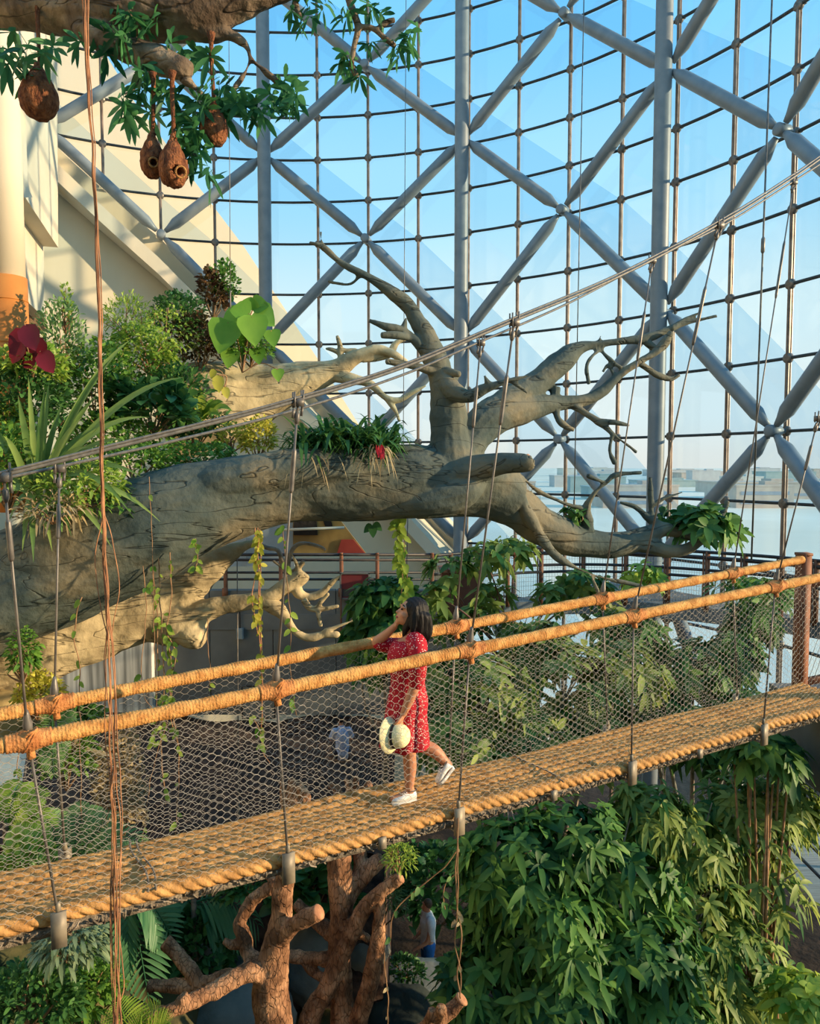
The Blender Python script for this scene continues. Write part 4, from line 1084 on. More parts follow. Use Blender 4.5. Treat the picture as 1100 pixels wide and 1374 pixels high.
bush('leafy_shrub', 'bushy mid green plant in the hollow between trunk and dark shaded plants', (150, 590, 9.6), (70, 34), 1200, 0.09, 0.22, 'oval', G_mid, droop=.4)
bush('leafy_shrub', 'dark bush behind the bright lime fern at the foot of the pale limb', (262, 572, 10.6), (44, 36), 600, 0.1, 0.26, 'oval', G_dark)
bush('leafy_shrub', 'yellowish green bush with drooping sprays at the left edge behind the strap leaves', (-4, 585, 8.8), (44, 50), 800, 0.09, 0.22, 'oval', G_lite, droop=.5)
bush('leafy_shrub', 'wispy light green sprays above the dark red-brown shrub, beside the slanting beam', (225, 450, 11.0), (44, 40), 700, 0.08, 0.2, 'lance', G_lite, droop=.5)
bush('leafy_shrub', 'brownish green low plants hiding the top edge of the trunk at the left', (120, 676, 8.1), (70, 26), 900, 0.085, 0.18, 'lance', G_mid, droop=.6)
bush('dry_grass_clump', 'tan dry leaves tangled under the strap-leaved plant', (70, 680, 7.6), (46, 24), 300, 0.15, 0.07, 'lance', G_dry, droop=.6)

# huge round leaves
M_round = leafmat('leaf_round', (66, 122, 40), (142, 186, 76), 0.42, 0.4)
def roundleaf(name, label, spec, Y, base, mt, kind='heart', wd=0.62):
    b = W(base[0], base[1], Y); t = plant(name, label, 'plant', b)
    for px, py, s, ax, ay in spec:
        p = W(px, py, Y + RNG.uniform(-.15, .1)); L = s * Y / 1000
        d = nrm(np.array([ax, -0.15, -ay])); m = MB()
        leaves(m, [p - d * L * .45], [d], np.array([[0.15, -1, 0.25]]), L, wd, kind, 0.22, 0.28, [RNG.uniform(.2, .9)]); m.build('leaf', mt, t, True, False)
        m = MB(); q = p - d * L * .45; P = spline([b, (b + q) / 2 + np.array([RNG.normal(0, .05), 0.05, .12]), q], 5); m.tube(P, 0.009, 6); m.build('stalk', M_rootd, t)
    return t
roundleaf('round_leaved_climber', 'climber with huge round bright green leaves in front of the left glass column', [(300, 448, 36, -.3, .9), (340, 440, 33, .15, .95), (322, 416, 26, -.3, -.1), (312, 430, 30, -.8, .3), (356, 424, 28, .8, .5), (366, 452, 19, .2, .9), (373, 502, 14, .1, 1), (308, 478, 22, -.2, 1), (350, 408, 22, .6, -.1), (346, 476, 18, .2, .9), (336, 405, 20, .1, -.6), (320, 476, 16, .4, .9), (326, 452, 22, .3, .9)], 11.0, (325, 500), M_round)
roundleaf('philodendron', 'small plant with one orange-yellow leaf at the foot of the round-leaved climber', [(293, 512, 20, .1, 1), (303, 525, 14, .3, .8), (286, 500, 12, -.3, .7)], 10.9, (298, 530), G_yel, 'oval', 0.4)
M_dred = leafmat('leaf_dark_red', (66, 14, 24), (110, 28, 38), 0.1, 0.4)
roundleaf('red_leaf_plant', 'plant with broad glossy dark red leaves in front of the ochre pillar', [(28, 455, 36, -.4, .6), (40, 448, 34, .3, .5), (50, 466, 34, .5, .9), (24, 470, 26, -.5, .9), (62, 482, 30, .6, .7), (38, 476, 30, .1, 1)], 8.7, (44, 505), M_dred, 'oval', 0.42)

# bird's nest ferns
def straps(name, label, base, Y, blades, mt, w, kind='strap', arch=0.5, cat='plant', fold=0.3):
    """blades: (tip px, tip py, lift px): arching strap leaves as swept strips"""
    b = W(base[0], base[1], Y); t = plant(name, label, cat, b)
    for tx, ty, lift, dY in blades:
        e = W(tx, ty, Y + dY); s = b + RNG.normal(0, .02, 3); mid = (s + e) / 2 + np.array([0, 0, lift * Y / 1000])
        u = np.linspace(0, 1, 13)[:, None]; P = (1 - u) ** 2 * s + 2 * u * (1 - u) * mid + u ** 2 * e
        T = np.gradient(P, axis=0); S = np.cross(T, np.array([0.25, -1, .4])); S /= np.linalg.norm(S, axis=1)[:, None]
        Nn = np.cross(S, T); Nn /= np.linalg.norm(Nn, axis=1)[:, None]
        ww = w * np.interp(u[:, 0], [0, .12, .4, .75, 1], [.45, .8, 1, .7, .02])[:, None] * RNG.uniform(.85, 1.15)
        V = np.concatenate([P - S * ww + Nn * ww * fold, P, P + S * ww + Nn * ww * fold]); n = len(P)
        F = [(i, i + 1, n + i + 1, n + i) for i in range(n - 1)] + [(n + i, n + i + 1, 2 * n + i + 1, 2 * n + i) for i in range(n - 1)]
        m = MB(); m.add(V, F, RNG.uniform(.15, .9)); m.build('leaf', mt, t, True, False)
    return t
G_pand = leafmat('leaf_strap', (58, 100, 52), (146, 168, 92), 0.25, 0.4)
straps('strap_leaved_plant', 'large plant of long arching strap leaves leaning out over the left end of the trunk', (48, 672), 7.8,
       [(38, 505, 10, -.1), (66, 512, 20, .1), (176, 455, 60, .2), (150, 480, 40, .0), (246, 506, 70, .1), (130, 530, 30, .2), (170, 590, 46, -.1), (176, 690, 90, -.2), (150, 735, 60, -.3), (158, 672, 70, .2), (45, 755, 40, -.5), (30, 740, 60, -.4), (5, 585, 30, -.4), (-20, 560, 20, .0), (-30, 640, 40, -.2), (84, 540, 20, .2), (110, 560, 30, -.2), (12, 700, 40, -.3), (190, 640, 60, .0), (96, 720, 60, -.3), (52, 560, 14, .1), (24, 530, 10, .0), (200, 560, 60, .1), (120, 600, 40, -.2), (215, 700, 70, -.1), (70, 740, 50, -.3), (-10, 690, 50, -.3), (140, 570, 40, .1), (60, 520, 12, -.2)], G_pand, 0.036)
straps('birds_nest_fern', 'pale lime bird\u2019s-nest fern with upright wavy leaves left of the pale limb', (272, 560), 10.4,
       [(246, 512, 4, 0), (268, 518, 2, -.1), (258, 530, 4, -.2), (240, 540, 14, 0), (300, 540, 16, -.1), (312, 552, 20, -.2), (286, 535, 6, .1), (256, 566, 14, -.2), (296, 560, 14, -.3)], G_lite, 0.055, arch=.2)
# strappy epiphyte on the grey trunk
b = W(455, 612, 8.75)
ep = plant('strappy_epiphyte', 'clump of dark strappy leaves with red tips growing on top of the grey trunk', 'plant', b)
m = MB(); P = []; D = []; Ls = []
for i in range(620):
    x = RNG.uniform(398, 528); y = 606 + RNG.normal(0, 6) - 8 * math.sin((x - 398) / 130 * 3.14); p = W(x, y, 8.75 + RNG.uniform(-.3, .2))
    a = RNG.uniform(0, 6.28); h = RNG.uniform(.3, 1.7); P.append(p); D.append((math.cos(a), math.sin(a) * .8 - .2, h + .3)); Ls.append(RNG.uniform(.35, .7) * (.8 + .25 * h))
leaves(m, P, D, np.array([0, 0, 1.0]), np.array(Ls), 0.036, 'strap', RNG.uniform(.35, 1.1, len(P)), 0.3); m.build('leaves', G_dark, ep, True, False)
m = MB(); P = [W(505 + RNG.normal(0, 8), 603 + RNG.normal(0, 3), 8.35) for _ in range(34)]; P += [W(420 + RNG.normal(0, 15), 612, 8.35) for _ in range(14)]
leaves(m, P, [(RNG.normal(0, .5), -.5, RNG.normal(-.3, .4)) for _ in P], np.array([0, 0, 1.0]), RNG.uniform(.12, .3, len(P)), 0.03, 'strap', .8, .2); m.build('dry_leaves', G_dry, ep, True, False)
m = MB(); P = [W(511 + RNG.normal(0, 2), 597 + RNG.normal(0, 3), 8.22) for _ in range(14)]
leaves(m, P, [(RNG.normal(0.05, .2), -.2, -1) for _ in P], np.array([0, -1.0, 0]), RNG.uniform(.08, .19, 14), 0.11, 'lance', 0.0, .2)
f = m.build('flower_spike', leafmat('bract_red', (176, 30, 44), (226, 70, 84), .3), ep, True, False); f['label'] = 'drooping red flower spike'

# ------------------------------------------------------------------ palms and ferns
def frond(t, b, e, lift, n, LL, mt, w=0.07, droop=0.5, name='frond'):
    mid = (b + e) / 2 + np.array([0, 0, lift]); u = np.linspace(0, 1, 16)[:, None]
    P = (1 - u) ** 2 * b + 2 * u * (1 - u) * mid + u ** 2 * e
    m = MB(); m.tube(P, np.linspace(.014, .004, 16), 6)
    T = np.gradient(P, axis=0); k = np.linspace(0.12, 1, n); ps = []; ds = []; ls = []; us = []
    for q in k:
        i = q * 15; i0 = min(int(i), 14); f = i - i0; p = P[i0] * (1 - f) + P[i0 + 1] * f; tt = nrm(T[i0]); s = nrm(np.cross(tt, (0.1, -.5, 1))); up = np.cross(s, tt)
        for g in (-1, 1):
            ps.append(p); ds.append(tt * (.35 + .5 * q) + g * s + up * .15); ls.append(LL * (math.sin(math.pi * (.15 + .8 * q)) * .85 + .15)); us.append(up)
    leaves(m, ps, ds, np.array(us), np.array(ls), w, 'lance', droop, 0.3, np.clip(RNG.normal(.5, .15, len(ps)), 0, 1))
    m.build(name, mt, t, True, False)
def palm(name, label, base, Y, fr, mt, n=26, LL=0.35, w=0.05, droop=.4, cat='palm', trunk=0.0):
    b = W(base[0], base[1], Y); t = plant(name, label, cat, b - np.array([0, 0, trunk]))
    for ex, ey, lift, dY in fr: frond(t, b, W(ex, ey, Y + dY), lift * Y / 1000, n, LL, mt, w, droop)
    m = MB(); m.tube([b - np.array([0, 0, trunk + .02]), b + np.array([0, 0, .04])], [.04, .03], 10); m.build('trunk', M_over, t)
    return t
palm('palm', 'dark green palm with one broad hanging frond beside the hanging root cord, below the deck', (172, 1200), 7.75, [(200, 1345, 20, -.2), (140, 1330, 20, -.2), (232, 1262, 40, .1)], G_palm, 16, 0.36, 0.075, .3, trunk=3)
palm('palm', 'dark palm with drooping fronds just under the deck, left of the dead trees', (260, 1212), 8.3, [(318, 1262, 30, .2), (215, 1235, 30, .1), (345, 1240, 40, .3), (200, 1222, 30, .0)], G_palm, 14, 0.42, 0.075, .9, trunk=3)
palm('palm', 'pale feathery palm seen through the net near the left end of the bridge', (90, 1200), 6.9, [(160, 1100, 60, .2), (190, 1130, 70, 0), (60, 1090, 40, .1), (120, 1080, 60, .3), (30, 1130, 40, -.1), (175, 1165, 50, -.1)], G_fern, 30, 0.3, 0.045, .45, trunk=.4)
palm('fern', 'bright green fern by the lower left rail hanger, seen through the net', (70, 985), 7.9, [(70, 925, 10, 0), (85, 1010, 30, -.2), (100, 960, 20, .1), (40, 1000, 20, -.2), (72, 1040, 20, -.2)], G_fern, 22, 0.16, 0.07, .3, 'plant', trunk=.1)
palm('fern', 'light green fern growing at the left edge just above the deck', (10, 1110), 6.4, [(60, 1070, 30, 0), (70, 1110, 30, -.1), (-20, 1060, 20, .2), (30, 1050, 30, .2), (60, 1140, 20, -.2)], G_lite, 22, 0.2, 0.07, .35, 'plant', trunk=.1)
palm('palm', 'small palm tuft at the bottom between the broad frond and the cut branches', (180, 1430), 5.9, [(160, 1345, 20, 0), (215, 1352, 20, .1), (190, 1360, 10, -.2), (228, 1372, 20, -.1)], G_lite, 18, 0.26, 0.05, .3, trunk=.2)

# lower left
bush('yellow_shrub', 'glowing yellow-green leafy clump under the left end of the sunlit trunk', (50, 935, 8.0), (34, 34), 700, 0.075, 0.22, 'oval', G_yel, droop=.5)
bush('leafy_shrub', 'green creeper hanging beside the left-hand hangers above the handrail', (30, 880, 7.7), (22, 40), 380, 0.07, 0.26, 'oval', G_mid, droop=.6)
bush('leafy_shrub', 'dark leafy bush between the two handrails at the left', (104, 968, 8.4), (34, 24), 420, 0.11, 0.28, 'oval', G_dark)
bush('dry_bush', 'dense greyish tan dry bush behind the net, right of the pale palm', (160, 1060, 8.9), (36, 90), 1700, 0.07, 0.24, 'oval', G_dry)
bush('leafy_shrub', 'yellow-lit bush just above the deck at the far left', (40, 1165, 6.0), (46, 26), 500, 0.09, 0.24, 'oval', G_lite)
bush('leafy_shrub', 'dark shrub behind the net between fern and pale palm', (88, 1010, 8.6), (40, 56), 800, 0.1, 0.2, 'lance', G_mid)
bush('leafy_shrub', 'tangled dark green bush at the bottom left corner', (40, 1345, 5.6), (70, 50), 1100, 0.085, 0.18, 'lance', G_dark)
bush('leafy_shrub', 'mid green bush at the bottom, left of the hanging root cord', (110, 1330, 6.0), (56, 56), 1000, 0.09, 0.2, 'lance', G_mid, droop=.5)
bush('leafy_shrub', 'greyish green drooping bush right below the leftmost deck plate', (96, 1268, 5.6), (46, 26), 500, 0.1, 0.14, 'lance', G_grey, droop=.8)
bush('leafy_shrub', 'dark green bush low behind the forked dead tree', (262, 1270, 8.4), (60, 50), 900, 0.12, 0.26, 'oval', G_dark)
bush('leafy_shrub', 'broad-leaved dark plants between the two dead trees', (420, 1190, 9.0), (56, 44), 300, 0.26, 0.3, 'oval', G_dark)
bush('leafy_shrub', 'small dark bush under the deck right of the drooping palm', (330, 1180, 8.2), (50, 30), 600, 0.1, 0.26, 'oval', G_dark)
bush('airy_epiphyte', 'airy tuft of thin yellow-green leaves at the tip of the bent dead branch', (535, 1152, 7.1), (22, 22), 420, 0.06, 0.1, 'lance', G_lite, droop=.5, cat='plant')
bush('fine_leaved_shrub', 'fine-leaved shrub in front of the person in the white shirt and blue trousers', (512, 1205, 9.6), (34, 46), 700, 0.08, 0.09, 'lance', G_fern, droop=.4, inner=.2)
bush('fine_leaved_shrub', 'dark low bush at the feet of the person in the white shirt', (545, 1300, 12.2), (28, 14), 300, 0.12, 0.2, 'lance', G_dark)
bush('leafy_shrub', 'green leafy clump right of the person in the white shirt', (614, 1305, 11.6), (20, 18), 260, 0.18, 0.24, 'oval', G_tree)
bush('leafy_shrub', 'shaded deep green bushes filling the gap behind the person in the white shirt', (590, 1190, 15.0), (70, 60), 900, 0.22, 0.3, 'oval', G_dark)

# ------------------------------------------------------------------ broad-leaved trees on the right
def bigtree(name, label, base, trunk_r, lobes, nper, L, Wd, mt, nl=8, droop=0.4, spread=72, Lj=0.25, wood=M_twig, up=0.3):
    b = W(*base) if len(base) == 3 and base[1] > 50 else np.array(base, float)
    t = plant(name, label, 'tree', b)
    cs = [W(x, y, Y) for x, y, Y, r in lobes]; rs_ = [r * Y / 1000 for x, y, Y, r in lobes]
    hub = np.mean(cs, axis=0); hub[2] = b[2] * .55 + min(c[2] for c in cs) * .45
    m = MB(); P = spline([b, b * .5 + hub * .5 + RNG.normal(0, .06, 3), hub], 6); m.tube(P, np.linspace(trunk_r, trunk_r * .7, len(P)), 10)
    for c, r in zip(cs, rs_):
        mid = hub * .45 + c * .55 + RNG.normal(0, .12, 3); P = spline([hub - (hub - b) * .04, mid, c], 6); m.tube(P, np.linspace(trunk_r * .5, trunk_r * .16, len(P)), 7)
        for _ in range(5):
            d = rand_dirs(1, -.2)[0] * r * .85; P = spline([c - (c - mid) * .15, c + d * .5 + RNG.normal(0, .03, 3), c + d], 4); m.tube(P, np.linspace(trunk_r * .14, trunk_r * .05, len(P)), 5)
    m.build('trunk', wood, t)
    m = MB()
    for c, r in zip(cs, rs_):
        p, d = crown_pts(c, (r, r * .85, r * .8), nper, .45, -.75)
        whorls(m, p, d + np.array([0, 0, up]), nl, L, Wd, 'oval', spread, droop, Lj)
    m.build('foliage', mt, t, True, False)
    return t
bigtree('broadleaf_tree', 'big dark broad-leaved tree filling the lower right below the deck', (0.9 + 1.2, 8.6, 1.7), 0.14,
        [(690, 1160, 7.8, 84), (760, 1130, 8.0, 84), (672, 1235, 7.9, 56), (740, 1240, 7.6, 90), (830, 1170, 8.0, 88), (660, 1330, 7.6, 80), (760, 1340, 7.4, 92), (850, 1280, 7.7, 92), (880, 1370, 7.5, 80), (690, 1420, 7.5, 90), (800, 1430, 7.4, 90)], 84, 0.235, 0.155, G_tree)
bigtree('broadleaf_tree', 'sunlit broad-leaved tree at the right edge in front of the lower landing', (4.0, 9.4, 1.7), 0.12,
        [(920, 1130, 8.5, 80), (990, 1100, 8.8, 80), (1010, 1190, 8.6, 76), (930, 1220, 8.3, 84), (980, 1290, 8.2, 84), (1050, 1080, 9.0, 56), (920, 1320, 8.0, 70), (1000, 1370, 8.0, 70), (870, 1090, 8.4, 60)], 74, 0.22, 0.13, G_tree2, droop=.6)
bigtree('broadleaf_tree', 'leafy tree standing behind the net right of the walking woman', (1.9, 10.4, 1.7), 0.11,
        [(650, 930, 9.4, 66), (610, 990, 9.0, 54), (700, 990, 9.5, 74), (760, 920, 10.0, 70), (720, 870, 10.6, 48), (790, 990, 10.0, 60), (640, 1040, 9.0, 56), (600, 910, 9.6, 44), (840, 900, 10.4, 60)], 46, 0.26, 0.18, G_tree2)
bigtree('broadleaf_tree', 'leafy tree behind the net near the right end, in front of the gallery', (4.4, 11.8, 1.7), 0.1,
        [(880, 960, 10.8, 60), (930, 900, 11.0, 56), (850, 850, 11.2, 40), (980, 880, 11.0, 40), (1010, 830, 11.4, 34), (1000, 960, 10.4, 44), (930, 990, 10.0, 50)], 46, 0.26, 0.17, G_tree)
bigtree('broadleaf_tree', 'glossy broad-leaved sapling right behind the walking woman\u2019s raised arm', (-0.42, 10.6, 6.7), 0.05,
        [(505, 805, 10.4, 36), (522, 850, 10.3, 38), (488, 850, 10.5, 26), (530, 800, 10.4, 28), (510, 890, 10.4, 32), (560, 905, 10.3, 30)], 26, 0.26, 0.22, G_tree)
M_brown = mat('red_brown_stem', rgb(98, 60, 52), rgb(150, 104, 88), 6, 0.7)
bigtree('gallery_shrub', 'shrub with bare red-brown stems and glossy leaves in front of the gallery railing', (1.95, 12.0, 8.0), 0.05,
        [(600, 765, 11.6, 30), (585, 800, 11.4, 24), (650, 745, 11.8, 30), (690, 740, 12.0, 34), (662, 800, 11.6, 26), (742, 800, 11.8, 26), (770, 780, 12.0, 24), (640, 830, 11.4, 24), (700, 845, 11.4, 30), (810, 830, 11.8, 24), (800, 790, 12.0, 20), (600, 840, 11.2, 20)], 11, 0.24, 0.2, G_tree2, nl=7, wood=M_brown)
bush('branch_foliage', 'leafy green epiphyte around the drooping tip of the grey tree\u2019s lowest limb', (940, 705, 10.0), (52, 26), 46, 0.24, 0.2, 'oval', G_tree, whorl=7, droop=.35, stem_mt=M_brown)
bush('branch_foliage', 'small leaf tuft beside the upturned spur of the lowest limb', (772, 690, 9.6), (18, 14), 14, 0.13, 0.22, 'oval', G_tree, whorl=6)
bush('gallery_bush', 'bright bush below the top handrail near the right-hand gate', (1010, 795, 10.6), (54, 22), 46, 0.2, 0.18, 'oval', G_mid, whorl=7)
bush('gallery_bush', 'small leafy bush below the handrail at the drooping limb\u2019s foot', (862, 775, 11.4), (26, 20), 22, 0.2, 0.2, 'oval', G_lite, whorl=7)
bush('leafy_shrub', 'bright green leafy shrub in the bottom right corner', (1075, 1345, 6.9), (50, 44), 90, 0.16, 0.24, 'oval', G_lite, whorl=6, ground=1.7, stem_r=.03)
bush('leafy_shrub', 'dark hanging foliage under the bridge at the right beside the concrete slab', (1030, 1010, 8.3), (44, 34), 60, 0.2, 0.26, 'oval', G_tree, whorl=7, droop=.6, ground=1.7, stem_r=.03)

# ------------------------------------------------------------------ hanging roots and vines
def vine(name, label, paths, Y, r, mt, lf=None, lmt=None, llen=0.05, group=None, kind='oval', amp=0.015, cat='vine'):
    Ps = []
    for path in paths:
        P = spline([W(x, y, Y + (RNG.uniform(-.02, .02))) for x, y in path], 10); P = wobble(P, amp, 6.0); Ps.append(P)
    bot = min((P[-1] for P in Ps), key=lambda q: q[2])
    t = plant(name, label, cat, bot, group)
    for P in Ps:
        m = MB(); m.tube(P, r * RNG.uniform(.8, 1.2), 5); m.build('stem', mt, t)
    if lf:
        m = MB(); pp = []; dd = []
        for P in Ps:
            k = RNG.choice(len(P), lf); pp += list(P[k]); dd += [(RNG.normal(0, .8), RNG.normal(-.3, .5), RNG.normal(-.5, .4)) for _ in k]
        leaves(m, pp, dd, np.array([0, -1.0, .3]), llen * RNG.uniform(.6, 1.4, len(pp)), .32, kind, .3, .2); m.build('leaves', lmt, t, True, False)
    return t
cord = [(112, -30), (118, 100), (126, 250), (131, 380), (135, 520), (138, 700), (143, 800), (148, 900), (150, 1000), (152, 1100), (154, 1250), (158, 1400)]
vine('root_cord', 'long reddish bundle of aerial roots hanging full height at the left, in front of everything',
     [[(x + RNG.normal(0, 1.6) + (RNG.normal(0, 4) if y > 850 or y < 60 else 0), y) for x, y in cord] for _ in range(9)] + [[(140, 690), (152, 730), (160, 790), (150, 850)], [(138, 690), (128, 740), (132, 800), (146, 860)], [(150, 1180), (166, 1310), (160, 1350), (158, 1400)]], 3.65, 0.0026, M_root, amp=0.008)
vine('climbing_vine', 'thick leafy yellow-green vine hanging below the grey trunk at the sunlit fork', [[(213, 745), (216, 830), (220, 900), (218, 960), (216, 1010), (222, 1080)], [(228, 740), (229, 800), (224, 850), (232, 905), (228, 960), (240, 1010), (236, 1130)], [(222, 850), (236, 880), (228, 930), (240, 1000)], [(206, 760), (212, 850), (210, 960), (205, 1000)]], 8.0, 0.006, M_rootd, 30, G_lite, 0.07)
vine('climbing_vine', 'yellowish vine with orange stem hanging over the forked pale limb', [[(346, 708), (347, 780), (348, 850), (352, 920), (350, 990)], [(342, 708), (344, 760), (338, 800), (346, 850)], [(349, 710), (346, 735), (342, 760)], [(351, 715), (349, 800), (351, 880)]], 8.3, 0.006, M_root, 22, G_yel, 0.07)
vine('climbing_vine', 'thin green vine beside the forked limb, right of the yellowish one', [[(380, 704), (384, 760), (388, 810), (390, 880), (393, 930), (398, 960)]], 8.4, 0.005, M_rootd, 22, G_lite, 0.08)
vine('climbing_vine', 'bright green leafy vine hanging from the trunk beside the corner of the gallery railing', [[(536, 690), (537, 730), (540, 770), (538, 800)], [(541, 690), (543, 740), (547, 790), (540, 830)], [(532, 700), (536, 760)]], 9.0, 0.005, M_rootd, 28, G_lite, 0.1)
vine('three_leaf_shoot', 'single shoot with three dark heart-shaped leaves hanging under the trunk', [[(499, 690), (500, 700), (500, 706)]], 8.9, 0.004, M_rootd, None)
t = ROOTS[-2] if 'label' in ROOTS[-2] else ROOTS[-1].parent
m = MB(); leaves(m, [W(498, 705, 8.85), W(502, 703, 8.85), W(500, 706, 8.83)], [(-.8, -.2, -.7), (.8, -.2, -.6), (.05, -.2, -1)], np.array([0, -1.0, .5]), [.12, .12, .13], .42, 'heart', .1, .1, [.2, .3, .25]); m.build('leaves', G_tree, t, True, False)
for lab, path, Y, lf in (
    ('thin pale root strand hanging from the grey trunk left of the leafy vine', [(200, 640), (205, 760), (207, 860), (210, 960)], 7.7, 3),
    ('thin curling tendril ending above the left far handrail', [(192, 760), (196, 830), (190, 880), (192, 930), (204, 950)], 7.0, 3),
    ('thin brown tendrils hanging over the sunlit trunk at the left', [(110, 800), (100, 850), (108, 900), (107, 940), (109, 1100)], 6.6, 8),
    ('thin pale strand right of the hollow stub of the sunlit trunk', [(278, 830), (279, 870), (282, 905), (281, 925)], 8.5, 2),
    ('short leafy strand hanging from the trunk above the sunlit fork', [(262, 722), (264, 745), (262, 765)], 7.6, 14),
    ('pale drooping stem behind the net left of the leafy vine', [(228, 960), (205, 1030), (196, 1090), (186, 1160)], 7.4, 4),
    ('leafy tendril behind the net near the middle left hanger', [(338, 960), (350, 985), (352, 1010), (362, 1025)], 7.0, 8),
    ('yellow leafy tendril at the far left behind the handrails', [(26, 990), (24, 1050), (30, 1110), (30, 1160)], 6.6, 12)):
    vine('hanging_tendril', lab, [path], Y, 0.0045, M_rootd, lf, G_lite, 0.07, 'thin hanging tendrils')
vine('root_cord', 'brown twisted root hanging straight down from the deck plate below the woman', [[(615, 1098), (612, 1160), (614, 1220), (620, 1260), (614, 1300), (617, 1340)], [(612, 1098), (615, 1180), (613, 1230), (611, 1270), (619, 1310), (616, 1338)]], 5.1, 0.0055, M_rootd, 4, G_dry, 0.04, amp=.012)
vine('root_cord', 'thin arching root loop left of the twisted hanging root', [[(612, 1142), (596, 1165), (570, 1185), (545, 1205), (528, 1230), (524, 1260)], [(612, 1170), (598, 1185), (594, 1200), (597, 1220)]], 5.6, 0.0045, M_rootd, 5, G_fern, 0.05)
vine('root_cord', 'thin straight root below the bent dead stems at the bottom', [[(516, 1278), (518, 1310), (520, 1345), (519, 1390)]], 6.9, 0.006, M_rootd, 3, G_dry, 0.05)

# ------------------------------------------------------------------ boulders
def rock(label, c, r, mt=M_rock, seed=0, sq=(1, 1, 1)):
    p = W(*c); R = r * c[2] / 1000; m = MB(); m.ball(p, (R * sq[0], R * sq[1], R * sq[2]), nu=28, nv=18)
    V = m.v[-1]; d = (V - p); s = np.array([noise.fractal(Vector((q * 1.4 / R + seed * 5).tolist()), 1.0, 2.0, 3) for q in d]); m.v[-1] = p + d * (1 + .16 * s)[:, None]
    tag(m.build('boulder', mt), label, 'rock')
rock('large smooth grey boulder behind the forked dead tree at the bottom', (320, 1372, 8.4), 78, seed=1)
rock('mossy boulder left of the forked dead tree', (256, 1290, 8.8), 34, seed=2, sq=(1.1, 1, .8))
rock('grey boulder seen between the two dead trees', (420, 1290, 9.2), 52, seed=3, sq=(.9, 1, 1.1))
rock('broad pale grey ledge rock at the feet of the person in the white shirt', (556, 1322, 12.6), 46, seed=4, sq=(1.7, 1.2, .42))
rock('dark rounded rock at the bottom beneath the ledge', (540, 1390, 9.4), 62, mat('dark_rock', rgb(30, 40, 38), rgb(58, 66, 60), 1.5, .85, bump=.5, bscale=8), seed=5)
rock('grey rock right of the taller dead tree', (490, 1270, 9.6), 34, seed=6)
rock('ochre sunlit rock under the leftmost part of the deck', (16, 1300, 6.3), 40, M_rocky, seed=7, sq=(1, 1, 1.2))
rock('pale sunlit rock at the left edge beside the handrails', (2, 962, 8.6), 30, M_rocky, seed=8, sq=(.9, 1, 1.3))
# ------------------------------------------------------------------ gallery railings
def run(mb, pts, r, seg=8): mb.tube(spline(np.array(pts), 6), r, seg)
gl = thing('gallery_railing', 'dark straight railing along the left gallery above the grey panelled wall', 'railing', (-3.2, 14.05, 8.8))
ZT = 9.93
for dz, r in ((0, .03), (-.1, .028), (-.34, .024), (-.47, .024)):
    m = MB(); m.tube([(-7.2, 14.05, ZT + dz), (0.42, 14.05, ZT + dz)], r, 8); m.build('rail', M_rail, gl)
for i, x in enumerate((-6.1, -4.7, -3.5, -2.45, -1.3, -.62, .42)):
    m = MB(); m.box((x, 14.05, 9.3), (.07, .05, 1.26)); m.box((x, 13.99, 9.22), (.1, .05, .16)); m.box((x, 14.05, 9.95), (.06, .09, .03)); m.build('post', M_rust, gl)
m = MB()
for x in (-1.3, -.62): m.box((x, 13.93, 8.75), (.035, .03, 1.1))
m.build('hanger_bar', M_rust, gl)
gr = thing('gallery_railing', 'dark curved railing with rusty posts following the glass on the right', 'railing', (4.0, 14.9, 8.8))
rc = [(0.42, 14.05), (1.4, 14.75), (2.4, 15.3), (3.8, 15.5), (5.1, 15.1), (6.1, 14.45), (6.9, 13.75), (7.5, 13.0), (7.9, 12.2)]
RC = spline(np.array(rc, float), 8)
def rz(z): return np.column_stack([RC, np.full(len(RC), z)])
for dz, r in ((0, .032), (-.11, .04), (-.36, .028), (-.5, .03)):
    m = MB(); m.tube(rz(ZT - .02 + dz), r, 8); m.build('rail', M_rail, gr)
for i in range(3, len(RC), 5):
    p = RC[i]; m = MB(); m.box((p[0], p[1], 9.33), (.085, .05, 1.2)); m.box((p[0] - .07, p[1] + .02, 9.33), (.02, .05, 1.1)); m.build('post', M_rust, gr)
m = MB()
for j in range(11):
    z = 8.86 + j * .09; m.tube(rz(z), .0028, 4)
for i in range(len(RC) - 1):
    for f in (0, .33, .66):
        p = RC[i] * (1 - f) + RC[i + 1] * f; m.tube([(p[0], p[1], 8.84), (p[0], p[1], 9.8)], .0028, 4)
m.build('mesh_infill', M_net, gr)
# floor of the curved gallery
V = []; F = []
for p in RC:
    d = p - GC; q = GC + d / np.linalg.norm(d) * 11.15
    V += [(p[0], p[1], 8.5), (p[0], p[1], 8.8), (q[0], q[1], 8.8), (q[0], q[1], 8.5)]
n = len(RC)
for i in range(n - 1):
    a = 4 * i
    for j in range(4): F.append((a + j, a + (j + 1) % 4, a + 4 + (j + 1) % 4, a + 4 + j))
F += [(0, 1, 2, 3), (4 * n - 4, 4 * n - 3, 4 * n - 2, 4 * n - 1)]
m = MB(); m.add(V, F); struct(m, 'gallery_floor', M_grey)
